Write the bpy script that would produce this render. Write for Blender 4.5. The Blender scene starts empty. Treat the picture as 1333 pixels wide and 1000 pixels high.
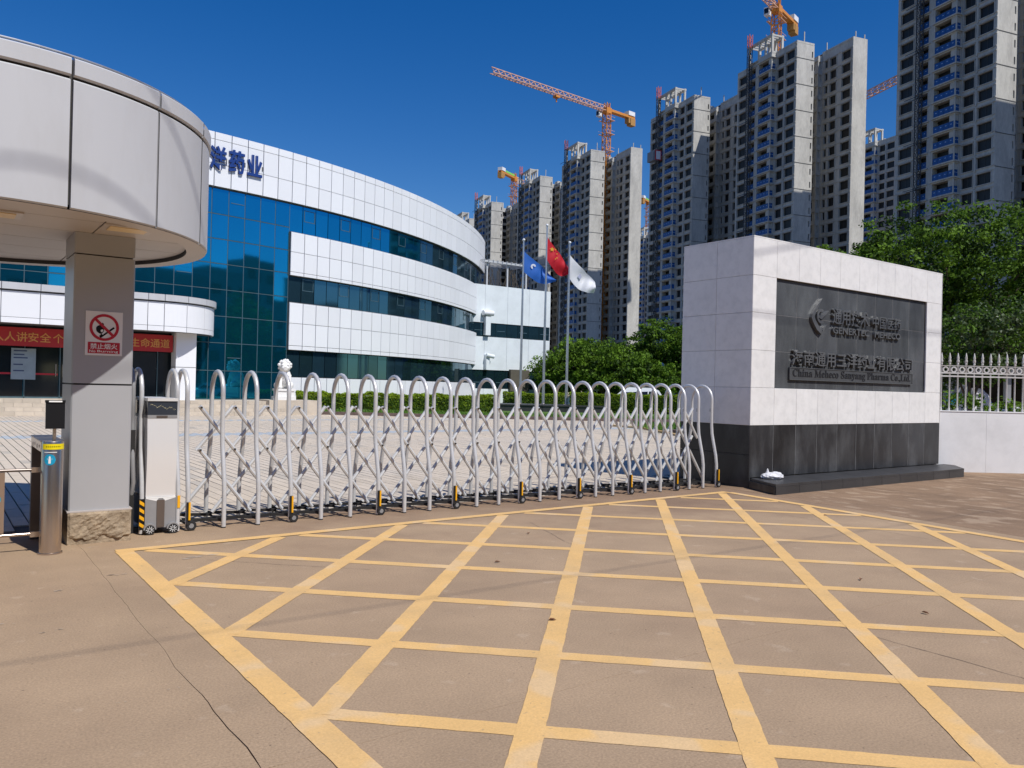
import bpy, bmesh, math, random
import numpy as np
from mathutils import Matrix, Vector

random.seed(7); rng = np.random.default_rng(7)
SC = bpy.context.scene
COL = SC.collection

# ------------------------------------------------------------------ camera
YAW, PIT, ROL, FPX = 0.62703, 0.003974, 0.023519, 1045.4
F_ = Vector((math.sin(YAW)*math.cos(PIT), math.cos(YAW)*math.cos(PIT), math.sin(PIT)))
R0 = F_.cross(Vector((0, 0, 1))).normalized(); U0 = R0.cross(F_)
R_ = R0*math.cos(ROL)+U0*math.sin(ROL); U_ = -R0*math.sin(ROL)+U0*math.cos(ROL)
cd = bpy.data.cameras.new('camera'); cam = bpy.data.objects.new('camera', cd); COL.objects.link(cam)
M = Matrix.Identity(4)
for i in range(3):
    M[i][0] = R_[i]; M[i][1] = U_[i]; M[i][2] = -F_[i]
M[2][3] = 1.5
cam.matrix_world = M
cd.sensor_width = 36; cd.lens = FPX/1333*36; cd.clip_start = .05; cd.clip_end = 5000
SC.camera = cam

# ------------------------------------------------------------------ world, sun, exposure
TO_SUN = Vector((.118, -.590, .799)).normalized()
W = bpy.data.worlds.new('World'); SC.world = W; W.use_nodes = True
nt = W.node_tree; nt.nodes.clear()
sky = nt.nodes.new('ShaderNodeTexSky'); sky.sky_type = 'NISHITA'; sky.sun_disc = False
sky.sun_elevation = math.asin(TO_SUN.z); sky.sun_rotation = math.atan2(TO_SUN.x, TO_SUN.y)
sky.altitude = 0; sky.air_density = 1.0; sky.dust_density = 0.25; sky.ozone_density = 3.5
hs = nt.nodes.new('ShaderNodeHueSaturation'); hs.inputs['Saturation'].default_value = 1.41; hs.inputs['Hue'].default_value = .512
bg = nt.nodes.new('ShaderNodeBackground'); bg.inputs['Strength'].default_value = 0.102
wo = nt.nodes.new('ShaderNodeOutputWorld')
nt.links.new(sky.outputs[0], hs.inputs['Color']); nt.links.new(hs.outputs[0], bg.inputs[0]); nt.links.new(bg.outputs[0], wo.inputs[0])
sl = bpy.data.lights.new('sun', 'SUN'); sl.energy = 4.45; sl.angle = math.radians(.53); sl.color = (1, .965, .91)
so = bpy.data.objects.new('sun', sl); COL.objects.link(so)
so.rotation_euler = TO_SUN.to_track_quat('Z', 'Y').to_euler()
SC.view_settings.view_transform = 'Standard'; SC.view_settings.look = 'None'
SC.view_settings.exposure = 0; SC.view_settings.gamma = 1
SC.view_settings.use_curve_mapping = False
SC.render.engine = 'CYCLES'
try:
    SC.cycles.max_bounces = 7; SC.cycles.diffuse_bounces = 3; SC.cycles.glossy_bounces = 3
    SC.cycles.transparent_max_bounces = 6; SC.cycles.caustics_reflective = False; SC.cycles.caustics_refractive = False
except Exception:
    pass

# ------------------------------------------------------------------ materials
MATS = {}
def mat(name, col, rough=.6, metal=0., var=.12, scale=3., bump=0., bscale=60., rand=0., spec=.5, dark=None, damt=0., dscale=1.,
        stretch=None, coat=0., transl=0., emit=None, fine=0., pits=None, pale=None, soil=None):
    """procedural principled material: base colour x large noise x fine noise (x per-object random), stains, bump"""
    if name in MATS: return MATS[name]
    m = bpy.data.materials.new(name); m.use_nodes = True; n = m.node_tree.nodes; l = m.node_tree.links
    b = n['Principled BSDF']
    b.inputs['Roughness'].default_value = rough; b.inputs['Metallic'].default_value = metal
    b.inputs['Specular IOR Level'].default_value = spec
    if coat: b.inputs['Coat Weight'].default_value = coat; b.inputs['Coat Roughness'].default_value = .1
    geo = n.new('ShaderNodeNewGeometry'); vec = geo.outputs['Position']
    if stretch:
        mp = n.new('ShaderNodeMapping'); mp.inputs['Scale'].default_value = stretch; l.new(vec, mp.inputs[0]); vec = mp.outputs[0]
    def noise(sc, det=4, rgh=.6):
        t = n.new('ShaderNodeTexNoise'); t.inputs['Scale'].default_value = sc; t.inputs['Detail'].default_value = det
        t.inputs['Roughness'].default_value = rgh; l.new(vec, t.inputs['Vector']); return t.outputs['Fac']
    def rangemap(v, a, c, lo=.25, hi=.75):
        r = n.new('ShaderNodeMapRange'); r.inputs[1].default_value = lo; r.inputs[2].default_value = hi
        r.inputs[3].default_value = a; r.inputs[4].default_value = c; l.new(v, r.inputs[0]); return r.outputs[0]
    def mul(a, c):
        x = n.new('ShaderNodeMath'); x.operation = 'MULTIPLY'; l.new(a, x.inputs[0]); l.new(c, x.inputs[1]); return x.outputs[0]
    f = rangemap(noise(scale), 1-var, 1+var)
    if fine: f = mul(f, rangemap(noise(bscale, 3), 1-fine, 1+fine))
    if rand:
        oi = n.new('ShaderNodeObjectInfo'); f = mul(f, rangemap(oi.outputs['Random'], 1-rand, 1+rand, 0, 1))
    rgb = n.new('ShaderNodeRGB'); rgb.outputs[0].default_value = (*col, 1); c0 = rgb.outputs[0]
    if dark:
        mx = n.new('ShaderNodeMix'); mx.data_type = 'RGBA'
        l.new(rangemap(noise(dscale, 6, .65), 0, damt, .45, .7), mx.inputs[0]); l.new(c0, mx.inputs[6]); mx.inputs[7].default_value = (*dark, 1)
        c0 = mx.outputs[2]
    for pz in (pits, pale):   # (colour, amount, scale, threshold)
        if pz:
            mx = n.new('ShaderNodeMix'); mx.data_type = 'RGBA'; l.new(rangemap(noise(pz[2], 2, .5), 0, pz[1], pz[3], pz[3]+.06), mx.inputs[0]); l.new(c0, mx.inputs[6]); mx.inputs[7].default_value = (*pz[0], 1); c0 = mx.outputs[2]
    if soil:   # washed-in soil gathering in the corner by the sign wall: (colour, amount)
        dt = n.new('ShaderNodeVectorMath'); dt.operation = 'DOT_PRODUCT'; l.new(geo.outputs['Position'], dt.inputs[0]); dt.inputs[1].default_value = (.35, 1, 0)
        ad = n.new('ShaderNodeMath'); ad.operation = 'ADD'; l.new(dt.outputs['Value'], ad.inputs[0]); l.new(rangemap(noise(.9, 5, .65), -1.3, 1.3), ad.inputs[1])
        mx = n.new('ShaderNodeMix'); mx.data_type = 'RGBA'; l.new(rangemap(ad.outputs[0], 0, soil[1], 8.4, 10.8), mx.inputs[0]); l.new(c0, mx.inputs[6]); mx.inputs[7].default_value = (*soil[0], 1); c0 = mx.outputs[2]
    vm = n.new('ShaderNodeVectorMath'); vm.operation = 'SCALE'; l.new(c0, vm.inputs[0]); l.new(f, vm.inputs['Scale'])
    l.new(vm.outputs[0], b.inputs['Base Color'])
    if bump:
        bp = n.new('ShaderNodeBump'); bp.inputs['Strength'].default_value = bump; bp.inputs['Distance'].default_value = .02
        l.new(noise(bscale, 5, .7), bp.inputs['Height']); l.new(bp.outputs[0], b.inputs['Normal'])
    if transl:
        tr = n.new('ShaderNodeBsdfTranslucent'); l.new(vm.outputs[0], tr.inputs[0])
        ms = n.new('ShaderNodeMixShader'); ms.inputs[0].default_value = transl
        l.new(b.outputs[0], ms.inputs[1]); l.new(tr.outputs[0], ms.inputs[2]); l.new(ms.outputs[0], n['Material Output'].inputs[0])
    if emit:
        b.inputs['Emission Color'].default_value = (*emit[0], 1); b.inputs['Emission Strength'].default_value = emit[1]
    MATS[name] = m; return m

concrete_road = mat('road_concrete', (.375, .262, .162), .85, var=.13, scale=1.3, bump=.22, bscale=85, fine=.24, soil=((.22, .14, .088), .85), pits=((.12, .08, .05), .7, 34, .70), pale=((.47, .35, .24), .45, 5, .66), dark=(.30, .20, .125), damt=.5, dscale=.45)
concrete_dirt = mat('road_concrete_dusty', (.27, .175, .105), .9, var=.16, scale=1.6, bump=.5, bscale=55, fine=.28, pale=((.42, .31, .21), .6, 2.6, .56), dark=(.16, .10, .06), damt=.7, dscale=.7, stretch=(1.8, .8, 1))
joint_dark = mat('joint_filler', (.07, .055, .045), .95)
yellow_paint = mat('yellow_road_paint', (.74, .46, .175), .75, var=.10, scale=2.2, bump=.22, bscale=85, fine=.11, pits=((.36, .25, .15), .6, 26, .68), pale=((.64, .45, .25), .7, 2.2, .56), dark=(.56, .38, .19), damt=.6, dscale=1.3)
chalk = mat('pale_scuff', (.46, .37, .28), .9)
paver_m = mat('paver_stone', (.585, .495, .385), .85, var=.10, scale=.5, bump=.2, bscale=50, rand=.08, pits=((.36, .32, .27), .5, 6, .64), dark=(.47, .42, .36), damt=.7, dscale=.25)
paver_blue = mat('paver_stone_blue', (.42, .46, .49), .85, var=.1, scale=1.)
ground_m = mat('far_ground', (.14, .12, .10), .95, var=.2, scale=.1)
grass_m = mat('grass_soil', (.075, .15, .02), .95, var=.3, scale=4, bump=.6, bscale=40, fine=.3)
blade_m = mat('grass_blade', (.12, .24, .03), .6, var=.35, scale=9, transl=.3)
kerb_m = mat('kerb_stone', (.14, .10, .085), .85, var=.2, scale=3)
kerb_yellow = mat('kerb_yellow', (.6, .42, .2), .8, var=.15, scale=4)
marble = mat('white_marble', (.80, .79, .775), .45, var=.045, scale=2.2, rand=.02, dark=(.55, .55, .54), damt=.35, dscale=7, bump=.05, bscale=30)
granite = mat('dark_granite', (.026, .027, .030), .28, var=.3, scale=3, rand=.35, dark=(.09, .093, .097), damt=.75, dscale=2.6, fine=.25, bscale=200, stretch=(1, 1, .4), spec=.35)
granite_p = mat('panel_granite', (.078, .083, .090), .25, var=.3, scale=3, rand=.2, dark=(.13, .14, .145), damt=.6, dscale=1.8, fine=.25, bscale=200, stretch=(1, 1, .4))  # lighter copy of dark_granite: the panel's reflections are put into the colour
granite2 = mat('dark_granite_cap', (.045, .045, .047), .42, var=.2, scale=2, rand=.12, fine=.25, bscale=200)
metal_letter = mat('letter_metal', (.17, .175, .18), .38, metal=.45, var=.1)
plate_m = mat('engraved_plate', (.10, .105, .11), .35, metal=.3, var=.15, scale=8)
engrave_m = mat('engraved_letter', (.015, .015, .017), .5)
mortar = mat('pale_mortar', (.35, .35, .34), .9)
alu_cool = mat('aluminium_panel_grey', (.51, .52, .54), .5, metal=.0, var=.025, scale=.7, dark=(.40, .395, .39), damt=.32, dscale=2.2, stretch=(1, 1, .3), rand=.015)
alu_soffit = mat('soffit_panel', (.50, .455, .425), .5, metal=.0, var=.04, scale=1)
alu_pillar = mat('pillar_cladding', (.43, .435, .45), .38, metal=.15, var=.04, scale=1.5, bump=.03, bscale=3)
seam_m = mat('dark_seam', (.05, .048, .047), .7)
lamp_glass = mat('soffit_lamp_diffuser', (.75, .58, .33), .5)
lamp_frame = mat('soffit_lamp_frame', (.5, .45, .42), .4)
stone_base = mat('rough_sandstone', (.40, .31, .21), .95, var=.22, scale=9, bump=.9, bscale=28, fine=.2, dark=(.20, .15, .10), damt=.6, dscale=5)
steel = mat('brushed_steel', (.54, .46, .40), .27, metal=.95, var=.06, scale=30, stretch=(1, 1, .03))
steel_dark = mat('dark_steel', (.20, .17, .155), .35, metal=.7, var=.1)
black_pl = mat('black_plastic', (.006, .006, .007), .45, spec=.3)
cyan_m = mat('blue_sign', (.0, .30, .50), .5, var=.02)
white_p = mat('white_print', (.82, .82, .80), .5, var=.02)
yellow_b = mat('yellow_band', (.80, .66, .0), .5, var=.03)
gate_m = mat('gate_tube', (.68, .68, .68), .34, metal=.3, var=.03, scale=6, dark=(.42, .41, .40), damt=.25, dscale=12)
gate_m2 = mat('gate_strut', (.70, .70, .69), .34, metal=.3, var=.05, scale=9)
rubber = mat('black_rubber', (.016, .015, .015), .7)
bolt_m = mat('bolt_steel', (.07, .065, .06), .45, metal=.6)
reflect_y = mat('reflector_amber', (.85, .42, .01), .4, var=.02)
box_m = mat('machine_cover', (.78, .775, .77), .28, metal=.25, var=.02, scale=1)
box_grey = mat('machine_grey', (.30, .30, .305), .4, metal=.2)
screen_m = mat('machine_screen', (.035, .042, .055), .12)
dot_m = mat('screen_dots', (.55, .50, .30), .6)
bag_m = mat('plastic_bag', (.80, .80, .82), .45, transl=.15, var=.03)
white_wall = mat('white_painted_wall', (.84, .84, .845), .7, var=.04, scale=1.3, dark=(.55, .55, .54), damt=.3, dscale=2.0)
fence_m = mat('white_fence_paint', (.62, .615, .60), .5, var=.08, scale=14, dark=(.40, .28, .19), damt=.35, dscale=6)
facade_white = mat('facade_panel_white', (.80, .81, .83), .42, var=.02, scale=.4, rand=.03, coat=.1)
facade_frame = mat('facade_backing', (.10, .105, .11), .7)
glass_teal = mat('curtain_glass_teal', (.014, .29, .47), .035, metal=.92, var=.05, scale=.35, rand=.07, bump=.012, bscale=.9)
glass_dark = mat('strip_window_glass', (.06, .15, .20), .05, metal=.85, var=.1, scale=.3, rand=.25, bump=.012, bscale=.9)
glass_door = mat('door_glass', (.012, .018, .022), .06, var=.1, spec=.5)
mullion = mat('mullion', (.10, .17, .20), .45, metal=.4)
step_m = mat('step_stone', (.54, .47, .38), .85, var=.12, scale=3, rand=.1)
annex_m = mat('annex_plaster', (.72, .77, .79), .7, var=.05, scale=.6, dark=(.52, .56, .57), damt=.4, dscale=.9)
blue_sign_m = mat('blue_sign_letter', (.010, .04, .20), .4)
red_cloth = mat('red_banner', (.48, .03, .035), .7, var=.08, scale=2)
gold_text = mat('banner_gold_text', (.75, .36, .10), .6)
sign_red = mat('sign_red', (.50, .015, .035), .5, var=.02)
flag_blue = mat('flag_blue', (.035, .17, .62), .6, transl=.35, var=.04)
flag_red = mat('flag_red', (.70, .015, .03), .6, transl=.35, var=.04)
flag_white = mat('flag_white', (.84, .84, .86), .6, transl=.2, var=.03)
star_y = mat('flag_star', (.85, .6, .05), .6, transl=.3)
pole_m = mat('flagpole_steel', (.50, .52, .54), .3, metal=.7)
lion_m = mat('white_marble_statue', (.80, .79, .76), .65, var=.06, scale=6)
leaf_a = mat('leaf_bright', (.135, .24, .022), .6, spec=.15, var=.4, scale=.9, transl=.32, rand=0)
leaf_b = mat('leaf_mid', (.085, .165, .016), .6, spec=.15, var=.45, scale=1.1, transl=.3)
leaf_c = mat('leaf_dark', (.032, .066, .010), .6, spec=.15, var=.45, scale=1.3, transl=.25)
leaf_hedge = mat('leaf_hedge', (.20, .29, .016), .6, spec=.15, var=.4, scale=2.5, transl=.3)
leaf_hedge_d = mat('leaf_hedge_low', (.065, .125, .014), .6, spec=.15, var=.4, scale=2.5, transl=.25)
bark = mat('bark', (.09, .07, .05), .9, var=.3, scale=6, bump=.5, bscale=20)
tower_m = mat('raw_concrete', (.52, .505, .465), .9, var=.12, scale=.30, dark=(.33, .32, .30), damt=.6, dscale=.55, fine=.12, bscale=3.5, stretch=(1, 1, .35))
tower_band = mat('raw_concrete_groove_shadow', (.12, .12, .12), .9)  # darker concrete for strips: the shadow of the wall grooves as colour
void_m = mat('window_void', (.006, .0065, .008), .5, var=.3, scale=.5)
frame_m = mat('tower_window_frame', (.06, .062, .066), .6)
net_blue = mat('blue_safety_panel', (.006, .08, .28), .5, var=.25, scale=1.2)
crane_o = mat('crane_orange', (.62, .24, .035), .5, var=.1)
crane_p = mat('crane_pale', (.62, .36, .25), .5, var=.1)
crane_w = mat('crane_white', (.75, .76, .78), .5)
crane_g = mat('crane_banner_green', (.25, .65, .08), .6)
mast_dark = mat('hoist_dark', (.05, .052, .06), .6)
mast_red = mat('hoist_red', (.55, .12, .08), .6)
car_white = mat('car_paint_white', (.75, .76, .78), .2, coat=.6, var=.01)
car_glass = mat('car_glass', (.01, .012, .015), .05)
cream = mat('cream_render', (.62, .54, .42), .8, var=.05)
solar = mat('solar_panel', (.02, .04, .12), .15)
behind_m = mat('street_block_wall', (.26, .26, .25), .8, var=.1, scale=.3)
leaf_brown = mat('dry_leaf', (.16, .07, .03), .8)

# ------------------------------------------------------------------ mesh building
class MB:
    def __init__(s): s.v = []; s.f = []; s.mi = []; s.cur = 0
    def quad(s, a, b, c, d):
        i = len(s.v); s.v += [tuple(a), tuple(b), tuple(c), tuple(d)]; s.f.append((i, i+1, i+2, i+3)); s.mi.append(s.cur); return s
    def poly(s, pts):
        i = len(s.v); s.v += [tuple(p) for p in pts]; s.f.append(tuple(range(i, i+len(pts)))); s.mi.append(s.cur); return s
    def box(s, x0, x1, y0, y1, z0, z1, T=None):
        P = [(x0, y0, z0), (x1, y0, z0), (x1, y1, z0), (x0, y1, z0), (x0, y0, z1), (x1, y0, z1), (x1, y1, z1), (x0, y1, z1)]
        if T is not None: P = [tuple(T @ Vector(p)) for p in P]
        i = len(s.v); s.v += P
        for q in ((3, 2, 1, 0), (4, 5, 6, 7), (0, 1, 5, 4), (1, 2, 6, 5), (2, 3, 7, 6), (3, 0, 4, 7)):
            s.f.append(tuple(i+k for k in q)); s.mi.append(s.cur)
        return s
    def slab(s, w, h, t, c=.006):
        """facing -Y, front chamfered; x 0..w z 0..h, y -t..0"""
        o = [(0, 0, 0), (w, 0, 0), (w, 0, h), (0, 0, h)]
        m = [(0, -t+c, 0), (w, -t+c, 0), (w, -t+c, h), (0, -t+c, h)]
        f = [(c, -t, c), (w-c, -t, c), (w-c, -t, h-c), (c, -t, h-c)]
        i = len(s.v); s.v += o+m+f
        s.f.append((i+8, i+9, i+10, i+11)); s.mi.append(s.cur)
        for k in range(4):
            j = (k+1) % 4
            s.f.append((i+4+k, i+4+j, i+8+j, i+8+k)); s.mi.append(s.cur)
            s.f.append((i+k, i+j, i+4+j, i+4+k)); s.mi.append(s.cur)
        return s
    def tube(s, pts, r, n=8, cap=True, radii=None):
        pts = [Vector(p) for p in pts]; base = len(s.v); N = len(pts); prev = None
        for k, p in enumerate(pts):
            if k == 0: d = pts[1]-p
            elif k == N-1: d = p-pts[k-1]
            else: d = (pts[k+1]-p).normalized()+(p-pts[k-1]).normalized()
            d.normalize()
            if prev is None:
                a = d.cross(Vector((0, 0, 1)))
                if a.length < .01: a = d.cross(Vector((0, 1, 0)))
                a.normalize()
            else:
                a = prev-d*prev.dot(d); a.normalize()
            prev = a; b = d.cross(a); rr = radii[k] if radii else r
            for q in range(n):
                t = 2*math.pi*q/n; s.v.append(tuple(p+a*math.cos(t)*rr+b*math.sin(t)*rr))
        for k in range(N-1):
            for q in range(n):
                q2 = (q+1) % n
                s.f.append((base+k*n+q, base+k*n+q2, base+(k+1)*n+q2, base+(k+1)*n+q)); s.mi.append(s.cur)
        if cap:
            s.f.append(tuple(base+q for q in reversed(range(n)))); s.mi.append(s.cur)
            s.f.append(tuple(base+(N-1)*n+q for q in range(n))); s.mi.append(s.cur)
        return s
    def bar(s, a, b, w, h=None, up=(0, 0, 1)):
        """rectangular bar from a to b"""
        a = Vector(a); b = Vector(b); h = h or w; d = (b-a).normalized(); u = Vector(up)
        x = d.cross(u)
        if x.length < .01: x = d.cross(Vector((1, 0, 0)))
        x.normalize(); y = x.cross(d); i = len(s.v)
        for p in (a, b):
            for (p1, p2) in ((-1, -1), (1, -1), (1, 1), (-1, 1)):
                s.v.append(tuple(p+x*p1*w/2+y*p2*h/2))
        for q in ((3, 2, 1, 0), (4, 5, 6, 7), (0, 1, 5, 4), (1, 2, 6, 5), (2, 3, 7, 6), (3, 0, 4, 7)):
            s.f.append(tuple(i+k for k in q)); s.mi.append(s.cur)
        return s
    def prism(s, pts, z0, z1):
        n = len(pts); i = len(s.v)
        s.v += [(p[0], p[1], z0) for p in pts]+[(p[0], p[1], z1) for p in pts]
        s.f.append(tuple(i+k for k in reversed(range(n)))); s.f.append(tuple(i+n+k for k in range(n))); s.mi += [s.cur]*2
        for k in range(n):
            j = (k+1) % n; s.f.append((i+k, i+j, i+n+j, i+n+k)); s.mi.append(s.cur)
        return s
    def lathe(s, prof, n=16, c=(0, 0, 0), axis='z'):
        base = len(s.v); c = Vector(c)
        for (r, z) in prof:
            for q in range(n):
                t = 2*math.pi*q/n; p = Vector((r*math.cos(t), r*math.sin(t), z))
                if axis == 'y': p = Vector((p.x, p.z, p.y))
                s.v.append(tuple(c+p))
        for k in range(len(prof)-1):
            for q in range(n):
                q2 = (q+1) % n; s.f.append((base+k*n+q, base+k*n+q2, base+(k+1)*n+q2, base+(k+1)*n+q)); s.mi.append(s.cur)
        s.f.append(tuple(base+q for q in reversed(range(n)))); s.mi.append(s.cur)
        s.f.append(tuple(base+(len(prof)-1)*n+q for q in range(n))); s.mi.append(s.cur)
        return s
    def ball(s, c, r, n=10, m=7, sc=(1, 1, 1), T=None, jit=0):
        base = len(s.v)
        for i in range(m+1):
            ph = math.pi*i/m
            for q in range(n):
                t = 2*math.pi*q/n; k = 1+random.uniform(-jit, jit)
                p = Vector((r*sc[0]*math.sin(ph)*math.cos(t)*k, r*sc[1]*math.sin(ph)*math.sin(t)*k, r*sc[2]*math.cos(ph)*k))+Vector(c)
                s.v.append(tuple(T @ p if T else p))
        for i in range(m):
            for q in range(n):
                q2 = (q+1) % n; s.f.append((base+i*n+q, base+(i+1)*n+q, base+(i+1)*n+q2, base+i*n+q2)); s.mi.append(s.cur)
        return s
    def mesh(s, name, mats, smooth=False):
        me = bpy.data.meshes.new(name); me.from_pydata(s.v, [], s.f)
        mats = mats if isinstance(mats, (list, tuple)) else [mats]
        for m in mats: me.materials.append(m)
        if len(mats) > 1: me.polygons.foreach_set('material_index', s.mi)
        if smooth:
            bm = bmesh.new(); bm.from_mesh(me); bmesh.ops.remove_doubles(bm, verts=bm.verts, dist=1e-5); bm.to_mesh(me); bm.free()
            me.polygons.foreach_set('use_smooth', [True]*len(me.polygons))
            try: me.set_sharp_from_angle(angle=math.radians(40))
            except Exception: pass
        me.update(); return me

def link(name, me, parent=None, loc=(0, 0, 0), rz=0., rot=None):
    o = bpy.data.objects.new(name, me); COL.objects.link(o)
    if parent is not None: o.parent = parent
    o.location = loc
    o.rotation_euler = rot if rot is not None else (0, 0, rz)
    return o
def tag(o, label, cat, group=None):
    o['label'] = label; o['category'] = cat
    if group: o['group'] = group
    return o
def thing(name, label, cat, loc=(0, 0, 0), rz=0., group=None):
    o = bpy.data.objects.new(name, None); COL.objects.link(o); o.location = loc; o.rotation_euler = (0, 0, rz)
    o.empty_display_size = .2
    return tag(o, label, cat, group)
def struct(name, me, loc=(0, 0, 0), rz=0.):
    o = link(name, me, None, loc, rz); o['kind'] = 'structure'; return o
def stuff(o): o['kind'] = 'stuff'; return o

def quads_mesh(name, P, mats, mi=None):
    """P: (n,4,3) array"""
    n = len(P); me = bpy.data.meshes.new(name)
    me.vertices.add(4*n); me.vertices.foreach_set('co', P.reshape(-1).astype(np.float32))
    me.loops.add(4*n); me.loops.foreach_set('vertex_index', np.arange(4*n, dtype=np.int32))
    me.polygons.add(n); me.polygons.foreach_set('loop_start', np.arange(0, 4*n, 4, dtype=np.int32))
    try: me.polygons.foreach_set('loop_total', np.full(n, 4, dtype=np.int32))
    except Exception: pass
    for m in mats: me.materials.append(m)
    if mi is not None: me.polygons.foreach_set('material_index', mi.astype(np.int32))
    me.update(calc_edges=True); me.validate(); return me

def text_mesh(body, size, mats, extrude=.0, offset=0., spacing=1., sx=1.):
    c = bpy.data.curves.new('t', 'FONT'); c.body = body; c.size = size; c.extrude = extrude; c.offset = offset
    c.space_character = spacing; c.resolution_u = 2; c.align_x = 'LEFT'
    o = bpy.data.objects.new('t', c); COL.objects.link(o); bpy.context.view_layer.update()
    me = bpy.data.meshes.new_from_object(o.evaluated_get(bpy.context.evaluated_depsgraph_get()))
    bpy.data.objects.remove(o); bpy.data.curves.remove(c)
    # into the XZ plane facing -Y, x from 0
    co = np.zeros(len(me.vertices)*3); me.vertices.foreach_get('co', co); co = co.reshape(-1, 3)
    x0 = co[:, 0].min(); new = np.stack([(co[:, 0]-x0)*sx, -co[:, 2], co[:, 1]], 1)
    me.vertices.foreach_set('co', new.reshape(-1))
    me.materials.clear(); me.materials.append(mats); me.update()
    return me, float(new[:, 0].max()), float(new[:, 2].min()), float(new[:, 2].max())
def fit_text(body, x0, x1, z0, z1, y, m, parent, name='lettering', extrude=.02, offset=.0, rz=0., rot=None):
    """scale the text to fill x0..x1 and z0..z1 on a plane facing -Y"""
    me, w, a, b = text_mesh(body, 1., m, extrude=0.5, offset=offset)
    sx = (x1-x0)/w; sz = (z1-z0)/(b-a)
    co = np.zeros(len(me.vertices)*3); me.vertices.foreach_get('co', co); co = co.reshape(-1, 3)
    co[:, 0] *= sx; co[:, 2] = (co[:, 2]-a)*sz; co[:, 1] *= extrude/.5
    me.vertices.foreach_set('co', co.reshape(-1)); me.update()
    return link(name, me, parent, (x0, y, z0), rz, rot)

def sight(px, D, z=0.):
    """ground point D metres along the camera's heading, on the bearing of photo column px"""
    lat = (px-666.5)/1045.4*D
    return Vector((math.cos(YAW)*lat+math.sin(YAW)*D, -math.sin(YAW)*lat+math.cos(YAW)*D, z))

# ------------------------------------------------------------------ ground
g = MB(); g.quad((-1500, -1500, -.035), (1500, -1500, -.035), (1500, 1500, -.035), (-1500, 1500, -.035))
struct('ground', g.mesh('ground', ground_m))
sub = MB(); sub.quad((-30, -30, -.02), (40, -30, -.02), (40, 9.0, -.02), (-30, 9.0, -.02)); struct('road_base', sub.mesh('road_base', joint_dark))

def wob(a, b, amp, seg=.11):
    """jagged line between a and b"""
    a = Vector(a); b = Vector(b); n = max(2, int((b-a).length/seg)); d = (b-a); nrm = Vector((-d.y, d.x)).normalized(); out = []
    off = 0
    for k in range(n+1):
        off = off*.8+random.uniform(-amp, amp)*(0 < k < n); out.append(a+d*k/n+nrm*off)
    return out
# cast concrete road, three bays split by one crack along X (y=3.08) and one along Y (x=1.08)
def slab_obj(pts, mtl, z=0.):
    m = MB(); n = len(pts); i = len(m.v)
    m.v += [(p[0], p[1], z) for p in pts]; m.f.append(tuple(range(n))); m.mi.append(0)
    m.v += [(p[0], p[1], -.02) for p in pts]
    for k in range(n):
        j = (k+1) % n; m.f.append((k, n+k, n+j, j)); m.mi.append(0)
    return m.mesh('road_slab', mtl)
G = .0013
road = struct('road', MB().box(-30, -29.9, -30, -29.9, -.018, -.016).mesh('road', concrete_road))
ck_x = wob((-30, 3.07), (1.07, 3.06), .006) ; ck_x2 = wob((1.07, 3.06), (9.6, 3.14), .004); ck_x3 = wob((9.6, 3.14), (40, 3.3), .004)
ck_y = wob((1.07, 3.06), (1.10, 8.3), .007)
wk = lambda y: .0009+.0022*max(0, min(1, (4.6-y)/1.3))
up = lambda L, d: [Vector((p[0], p[1]+d)) for p in L]
rt = lambda L, d: [Vector((p[0]+d, p[1])) for p in L]
link('road_slab', slab_obj([(-30, -30), (40, -30)]+up(ck_x3, -G)[::-1]+up(ck_x2, -G)[::-1]+up(ck_x, -G)[::-1], concrete_road), road)
link('road_slab', slab_obj(up(ck_x, G)[:-1]+[Vector((1.07-.001, 3.066))]+[Vector((p[0]-wk(p[1]), p[1])) for p in ck_y][1:]+[Vector((1.0985, 8.75)), Vector((-30, 8.75))], concrete_road), road)
link('road_slab', slab_obj([Vector((1.072, 3.066))]+up(ck_x2, G)[1:-1]+[Vector((9.6, 3.145)), Vector((10.1, 7.9)), Vector((10.1, 8.75)), Vector((1.102, 8.75))]+[Vector((p[0]+wk(p[1]), p[1])) for p in ck_y][::-1][:-1], concrete_road), road)
link('road_slab', slab_obj([Vector((9.608, 3.145))]+up(ck_x3, G)[1:]+[Vector((40, 9)), Vector((10.108, 9)), Vector((10.108, 7.9))], concrete_dirt), road)

# dark gap strip + pavers of the forecourt
pb = MB(); pb.quad((-22, 8.72, -.014), (40, 8.72, -.014), (40, 46, -.014), (-22, 46, -.014))
court = struct('forecourt', pb.mesh('forecourt', joint_dark))
# far edge of the paving is a diagonal kerb line
K0 = Vector((14.9, 35.9)); K1 = Vector((46., 13.0))
def beyond(x, y):
    d = K1-K0; return d.x*(y-K0.y)-d.y*(x-K0.x) > 0
PW, PLN = .15, .6
near = []; farP = []; farm = []
xs = np.arange(-5, 34, PW); ys = np.arange(8.78, 36, PLN)
for i, x in enumerate(xs):
    oy = (i % 2)*PLN/2
    for y in ys:
        yy = y-oy*(y > 9)
        if x+PW > 10.3 and yy < 9.6: continue
        if beyond(x+.1, yy+.2): continue
        if yy > 36 or (x < 1.2 and yy < 8.9): continue
        (near if (yy < 11.5 and 1.4 < x < 10.2) else farP).append((x, yy))
near.sort(key=lambda q: q[1]+.15*q[0]); farP += near[300:]; near = near[:300]
pm = MB().box(.004, PW-.004, .004, PLN-.004, -.013, 0).mesh('paver', paver_m)
for (x, y) in near:
    link('paver', pm, court, (x, y, random.uniform(-.001, .0012)))
A = np.array(farP); n = len(A); g_ = .0075
zz = rng.uniform(-.001, .0012, n)
top = np.zeros((n, 4, 3))
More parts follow.
